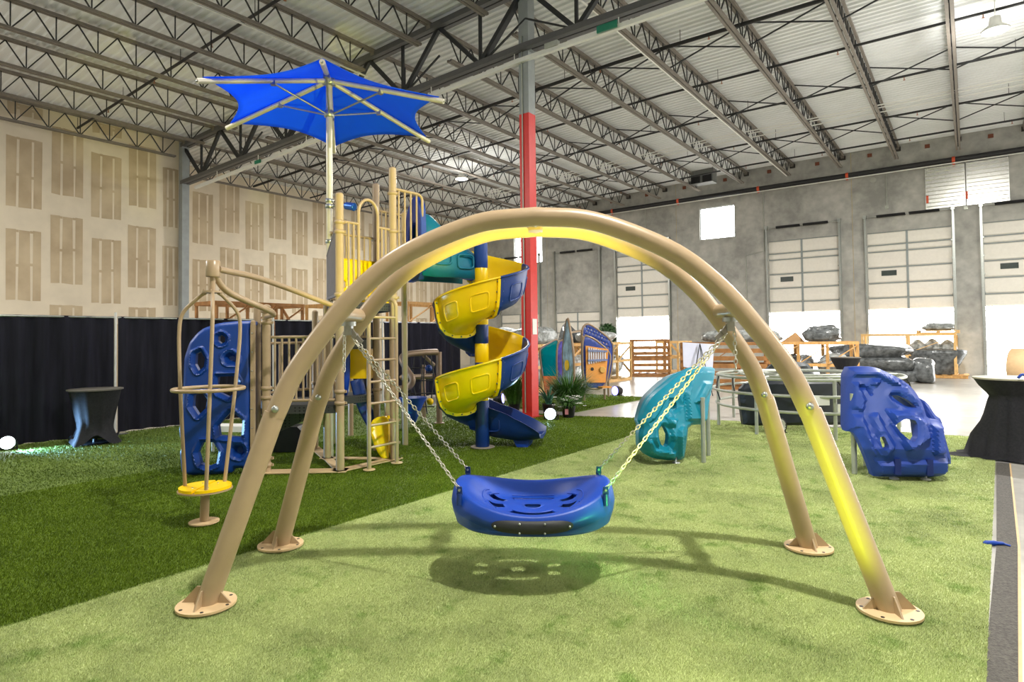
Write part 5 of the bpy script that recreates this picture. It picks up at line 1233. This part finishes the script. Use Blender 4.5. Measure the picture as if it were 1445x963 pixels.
# ================================================================== ROCK CLIMBERS
def rock(name_label, o, ex_, outl_px, holes_px, material, bulge, thick=.10, step=.035, mesas=(), group='rock climbers', lip=.025):
    """hollow moulded climber face: outline and holes from the photo, bulging towards the viewer, with raised and sunk facets"""
    n = np.cross(ex_, ZV); n = n if n@(-FH) > 0 else -n
    t = thing('rock_climber', name_label, 'climber', (o[0], o[1], 0), group)
    U = [uvp(o, ex_, *p) for p in outl_px]; HU = [smoothpoly([uvp(o, ex_, *p) for p in h], 1) for h in holes_px]; U = smoothpoly(U, 1); U = [(u, max(.04, v)) for u, v in U]
    MS = [([uvp(o, ex_, *p) for p in c], h) for c, h in mesas]
    PU_ = np.array(U); c0 = PU_.mean(0); sz_ = (PU_.max(0)-PU_.min(0))/2
    def rel(V):
        r = np.zeros(len(V))
        for h in HU: d_ = dpoly(V, h); r += lip*.6*np.clip(1-np.abs(d_-.06)/.03, 0, 1)
        for c, h in MS:
            d_ = dpoly(V, c); r += np.where(inpoly(V, c), h*np.clip(d_/.034, 0, 1), 0)
        d_ = dpoly(V, U); return r-.06*np.clip(1-d_/.05, 0, 1)
    def f(u, v):
        q = o+ex_*u+ZV*v; d_ = EYEP-q; d_ = d_/np.linalg.norm(d_); return q+d_*(bulge(u, v, c0, sz_)/(d_@n)), n
    shell(U, HU, f, step, thick, rel).build('moulded_face', material, t, sharp=22)
    return t, U, n, c0, sz_, f
to = gnd(960, 655); exT = RH*.98+FH*.2; exT /= np.linalg.norm(exT)
TS = 5.664; tp = lambda L: [(890+x/TS, 500+y/TS) for x, y in L]
T_OUT = tp([(118, 800), (112, 650), (128, 590), (96, 545), (100, 520), (150, 400), (200, 330), (350, 212), (470, 122), (560, 100), (690, 106), (690, 172), (662, 270), (640, 400), (622, 566), (480, 572), (468, 690), (440, 872), (355, 874), (190, 838)])
T_H = [tp([(238, 585), (275, 572), (296, 600), (322, 660), (308, 746), (262, 742), (236, 665)]), tp([(343, 385), (366, 378), (366, 425), (344, 432)])]
bT = lambda u, v, c, s: .30*max(0, 1-((u-c[0])/s[0]*.9)**2)**.7*min(1, v/.35)-.30*v-.12*(u-c[0])/s[0]*min(1, v/.3)
t, U, n_, c0, s_, f_ = rock('teal moulded rock climber on short grey legs beside the arch leg', to, exT, T_OUT, T_H, PTEAL, bT, .1, .024, [
    (tp([(470, 140), (560, 112), (675, 122), (655, 250), (622, 400), (610, 540), (450, 530), (440, 420), (425, 300)]), .07), (tp([(560, 215), (640, 215), (625, 270), (560, 390), (480, 390)]), .05), (tp([(440, 150), (500, 150), (440, 390), (420, 400)]), -.04),
    (tp([(300, 350), (400, 335), (430, 420), (345, 500), (295, 450)]), -.05), (tp([(325, 368), (380, 362), (385, 430), (335, 440)]), .06), (tp([(124, 780), (122, 670), (175, 690), (200, 750), (365, 775), (360, 855), (190, 825)]), .06), (tp([(215, 610), (262, 545), (345, 585), (360, 700), (330, 765), (230, 750)]), -.05),
    (tp([(270, 490), (380, 520), (360, 590), (300, 560)]), .06), (tp([(140, 440), (260, 330), (300, 340), (200, 520), (130, 560)]), .05), (tp([(375, 600), (430, 560), (425, 820), (380, 850)]), .05)])
def rim(keep, back_of, material, t, U, f_, ins=.11):
    mb = MB(); k_ = len(U); fr = []
    for u, v in U: P, n = f_(u, v); fr.append(P-n*ins)
    bk = [back_of(u, v) for u, v in U]; kk = [i for i in range(k_) if keep(*U[i])]
    run = [i for i in kk if (i+1) % k_ in kk]; use = sorted({j for i in run for j in (i, (i+1) % k_)}); ix = {j: q for q, j in enumerate(use)}; nn_ = len(use)
    mb.add([fr[j] for j in use]+[bk[j] for j in use], [(ix[i], ix[(i+1) % k_], nn_+ix[(i+1) % k_], nn_+ix[i]) for i in run], True); o = mb.build('moulded_rim', material, t); m = o.modifiers.new('thick', 'SOLIDIFY'); m.thickness = .04
rim(lambda u, v: v > .7 or u < c0[0]-.25, lambda u, v: to+exT*(u*.85+.05)+ZV*max(.05, v*.9)-n_*(.5+.25*max(0, 1-((u*.9-c0[0])/s_[0])**2)), PTEAL, t, U, f_)
for px, py in ((993, 655), (1000, 645)):
    P = gnd(px, py); mb = MB(); mb.tube([P+ZV*.02, P+ZV*.85], .028, 10); mb.build('leg', GREYTUBE, t)
for px, py in ((924, 648), (954, 656)):
    P = gnd(px, py); mb = MB(); mb.lathe(P+ZV*.02, [(.05, 0), (.05, .01), (.012, .015), (.012, .08)], 10); mb.build('foot', STEEL, t)
bo_ = gnd(1282, 680); exB = RH*.985-FH*.17; exB /= np.linalg.norm(exB)
BS = 5.068; bp_ = lambda L: [(1170+x/BS, 500+y/BS) for x, y in L]
B_OUT = bp_([(122, 97), (250, 90), (350, 95), (480, 155), (570, 205), (640, 278), (690, 370), (722, 470), (828, 482), (838, 620), (870, 738), (868, 862), (800, 886), (480, 900), (335, 906), (312, 820), (262, 700), (225, 612), (180, 562), (120, 556), (120, 380)])
B_H = [bp_([(455, 302), (492, 294), (560, 322), (648, 386), (570, 384)]), bp_([(455, 492), (520, 450), (602, 470), (606, 580), (578, 626), (505, 572)]), bp_([(350, 592), (382, 580), (422, 664), (385, 692)])]
bB = lambda u, v, c, s: .28*max(0, 1-((u-c[0]-.1)/s[0]*.85)**2)**.6*min(1, v/.35)-.40*v
t, U, n_, c0, s_, f_ = rock('royal blue moulded rock climber with see-through holes at the right of the turf', bo_, exB, B_OUT, B_H, PROYAL, bB, .12, .026, [
    (bp_([(150, 200), (215, 195), (265, 330), (245, 420), (150, 385)]), .06), (bp_([(400, 395), (560, 405), (690, 470), (725, 600), (580, 695), (545, 690)]), .10), (bp_([(275, 430), (350, 412), (475, 670), (410, 750), (385, 720)]), .05), (bp_([(345, 775), (560, 765), (860, 748), (862, 850), (800, 878), (350, 895)]), .05),
    (bp_([(300, 180), (372, 180), (372, 205), (330, 238), (285, 215)]), .06), (bp_([(728, 500), (822, 495), (828, 620), (840, 715), (745, 730)]), .08), (bp_([(195, 228), (240, 215), (305, 245), (318, 305), (290, 290), (262, 258), (208, 262)]), -.07), (bp_([(160, 112), (350, 105), (470, 165), (540, 230), (440, 220), (330, 160), (160, 165)]), .06),
    (bp_([(455, 170), (520, 190), (585, 240), (540, 245)]), -.06), (bp_([(420, 270), (500, 275), (680, 390), (560, 400), (440, 330)]), -.05), (bp_([(160, 430), (245, 435), (310, 600), (345, 760), (280, 660), (215, 535), (165, 530)]), .05)])
for x in (478, 706):
    u, v = uvp(bo_, exB, 1170+x/BS, 500+835/BS); P, n = f_(u, .17); mb = MB(); mb.obox(P-n*.0, exB*.03, n*.06, ZV*.085); mb.build('anchor_slot', mat('dark_recess_blue', lin(16, 38, 110), .6), t)
    P, n = f_(u, .05); mb = MB(); mb.lathe(P*[1, 1, 0]-n*.05+ZV*.02, [(.05, 0), (.05, .01), (.012, .015), (.012, .06)], 10); mb.build('foot', WHITEP, t)
rim(lambda u, v: (v > .72 and u > c0[0]-.05) or u > c0[0]+.3, lambda u, v: bo_+exB*(u*.93)+ZV*max(.05, v*.95)-n_*(.62+.1*v), PROYAL, t, U, f_, .13)
o2 = bo_+FH*.75; L_OUT = [(1170+x/BS, 500+y/BS) for x, y in [(640, 306), (720, 350), (775, 440), (820, 470), (845, 590), (900, 790), (850, 800), (770, 700), (690, 480)]]
rock('darker blue moulded leaf standing behind the royal blue rock climber', o2, exB, L_OUT, [], PROYAL, lambda u, v, c, s: .1*max(0, 1-((u-c[0])/s[0])**2)-.1*(v-.5), .1)
for px, py in ((1206, 671), (1222, 660)):
    P = gnd(px, py); mb = MB(); mb.tube([P+ZV*.02, P+ZV*.95], .03, 10); mb.build('leg', GREYTUBE, t)

# ================================================================== RING CLIMBER
rc = atD(1138, 560, 10.95)*[1, 1, 0]; ring = thing('ring_climber', 'grey galvanised ring climber with rope links between the rock climbers', 'climber', rc)
def circ(r, z, n=48, a0=0, a1=2*math.pi): return [rc+np.array([r*math.cos(a), r*math.sin(a), z]) for a in np.linspace(a0, a1, n+1)[:-1]]
for r, z in ((1.5, .93), (1.12, .95), (.72, .96), (1.58, .68), (1.52, .42)):
    mb = MB(); mb.tube(circ(r, z), .024, 8, closed=True); mb.build('ring', GREYTUBE, ring)
for px in (1062, 1117, 1176):
    pass
for k in range(8):
    a = math.radians(-36.6-90+25+k*45-52); c, s = math.cos(a), math.sin(a); P = rc+np.array([1.5*c, 1.5*s, 0]); mb = MB(); mb.tube([P+ZV*.02, P+ZV*.93], .028, 10); mb.build('leg', GREYTUBE, ring)
    mb = MB(); mb.tube([rc+np.array([.72*c, .72*s, .955]), rc+np.array([1.5*c, 1.5*s, .93])], .02, 8); mb.build('spoke', GREYTUBE, ring)
for k in range(9):
    a = math.radians(-150+k*22); c, s = math.cos(a), math.sin(a); mb = MB(); mb.tube([rc+np.array([1.5*c, 1.5*s, .92]), rc+np.array([1.55*math.cos(a+.05), 1.55*math.sin(a+.05), .80]), rc+np.array([1.58*math.cos(a+.1), 1.58*math.sin(a+.1), .68])], .014, 6); rp = mb.build('rope_link', RUBBER, ring)
    if k % 2 == 0: mb = MB(); mb.tube([rc+np.array([1.58*math.cos(a+.1), 1.58*math.sin(a+.1), .67]), rc+np.array([1.54*math.cos(a+.13), 1.54*math.sin(a+.13), .5])], .012, 6); mb.build('rope_link', RUBBER, ring)
for (px, py, w, h) in ((1088, 585, .12, .14), (1158, 566, .16, .09), (1186, 578, .05, .1)):
    q = atD(px, py, 9.45); mb = MB(); mb.obox(q, RH*w/1.2, FH*.01, ZV*h/1.3); mb.build('paper_tag', WHITE, ring)
# charcoal moulded leaves inside and behind the ring
o3 = rc-FH*.1; D_OUT = [(1044, 552), (1056, 540), (1110, 537), (1190, 536), (1200, 560), (1196, 628), (1120, 622), (1052, 612)]
rock('charcoal moulded panel standing inside the ring climber', o3, RH, D_OUT, [[(1124, 546), (1140, 546), (1140, 556), (1124, 556)]], mat('charcoal_navy', lin(30, 36, 46), .45, var=.1), lambda u, v, c, s: .25*max(0, 1-((u-c[0])/s[0])**2), .1, step=.06)
o4 = rc+FH*1.9; D2 = [(1082, 524), (1092, 513), (1140, 511), (1152, 526), (1150, 545), (1084, 545)]
rock('grey-black moulded climber top rising behind the ring climber', o4, RH, D2, [[(1116, 519), (1132, 518), (1136, 524), (1112, 525)]], PDARK, lambda u, v, c, s: .2*max(0, 1-((u-c[0])/s[0])**2), .1, step=.06)

# ================================================================== ROPE CLIMBER BEHIND THE LADDER
nb = gnd(620, 599); rope = thing('rope_climber', 'bronze S-bend frame climber with black ropes behind the tower ladder', 'climber', nb)
NBZ = mat('bronze_tube', lin(150, 128, 108), .4, .3)
mb = MB(); mb.tube([nb+ZV*.02, nb+ZV*1.38], .055, 14); mb.lathe(nb+ZV*.02, [(.1, 0), (.1, .012)], 16); mb.build('post', NBZ, rope)
pl_ = [atD(617, 497, 11.7), atD(595, 498, 11.5), atD(572, 501, 11.3), atD(567, 508, 11.2), atD(574, 522, 11.1), atD(582, 535, 11.0), atD(578, 545, 11.0), atD(566, 549, 11.0), atD(545, 550, 11.0)]
mb = MB(); mb.tube(spline(pl_, 5), .058, 14); mb.build('s_bend_rail', NBZ, rope)
p2 = atD(598, 600, 12.6)*[1, 1, 0]; mb = MB(); mb.tube([p2+ZV*.02, p2+ZV*1.1], .05, 12); mb.build('post', NBZ, rope)
p3 = atD(570, 600, 11.2)*[1, 1, 0]; mb = MB(); mb.tube([p3+ZV*.02, p3+ZV*.75], .045, 12); mb.build('post', NBZ, rope)
mb = MB(); mb.tube([atD(612, 531, 11.8), atD(566, 533, 12.2)], .05, 12); mb.build('rail', NBZ, rope)
mb = MB(); mb.tube([atD(598, 502, 11.6), atD(612, 515, 12.4)], .035, 10); mb.build('rail', NBZ, rope)
for i, x in enumerate((576, 585, 592, 600, 608)):
    mb = MB(); a = atD(x, 502, 11.55); b = atD(x+(i % 2)*3, 585-(i % 3)*18, 11.4); mb.tube(spline([a, (a+b)/2+RH*.05*(-1)**i, b], 5), .012, 6); mb.build('rope', RUBBER, rope)
for y in (520, 538, 556, 575):
    mb = MB(); mb.tube([atD(574, y, 11.4), atD(613, y-1, 11.6)], .012, 6); mb.build('rope', RUBBER, rope)
for px, py, col in ((605, 520, PNAVY), (607, 567, PYEL)):
    mb = MB(); mb.ball(atD(px, py, 11.3), .065, 14, 9); mb.build('grip_ball', col, rope)
mb = MB(); q = atD(583, 572, 11.0); mb.lathe(q, [(.25, .14), (.2, .05), (.12, -.12), (.05, -.3), (1e-4, -.32)], 18); mb.build('bucket_seat', PROYAL, rope)
mb = MB(); mb.obox(atD(575, 580, 10.9), RH*.09, FH*.02, ZV*.04); mb.build('teal_panel', PTEAL, rope)
# dark monitor wedge on the turf under the low deck
q = gnd(410, 640); mb = MB(); mb.prism([(-.22, 0), (.26, 0), (.26, .22), (.12, .36), (-.22, .36)], np.array([q[0], q[1], .03])+FH*.1, RH, ZV, .35); place(tag(mb.build('speaker_wedge', BLACKP), 'black wedge speaker lying on the turf under the low deck', 'speaker'), (q[0], q[1], .02))
# white bench edge seen through the climbing wall
q = gnd(338, 640); t = thing('low_bench', 'low white bench glimpsed through the climbing wall holes', 'bench', q)
mb = MB(); mb.box(q+ZV*.37, (1.1, .3, .08), .5); mb.build('seat', WHITEP, t)
for s in (-.42, .42):
    mb = MB(); c = q+np.array([math.cos(.5), math.sin(.5), 0])*s; mb.tube([c+ZV*.02, c+ZV*.34], .02, 8); mb.build('leg', WHITEP, t)
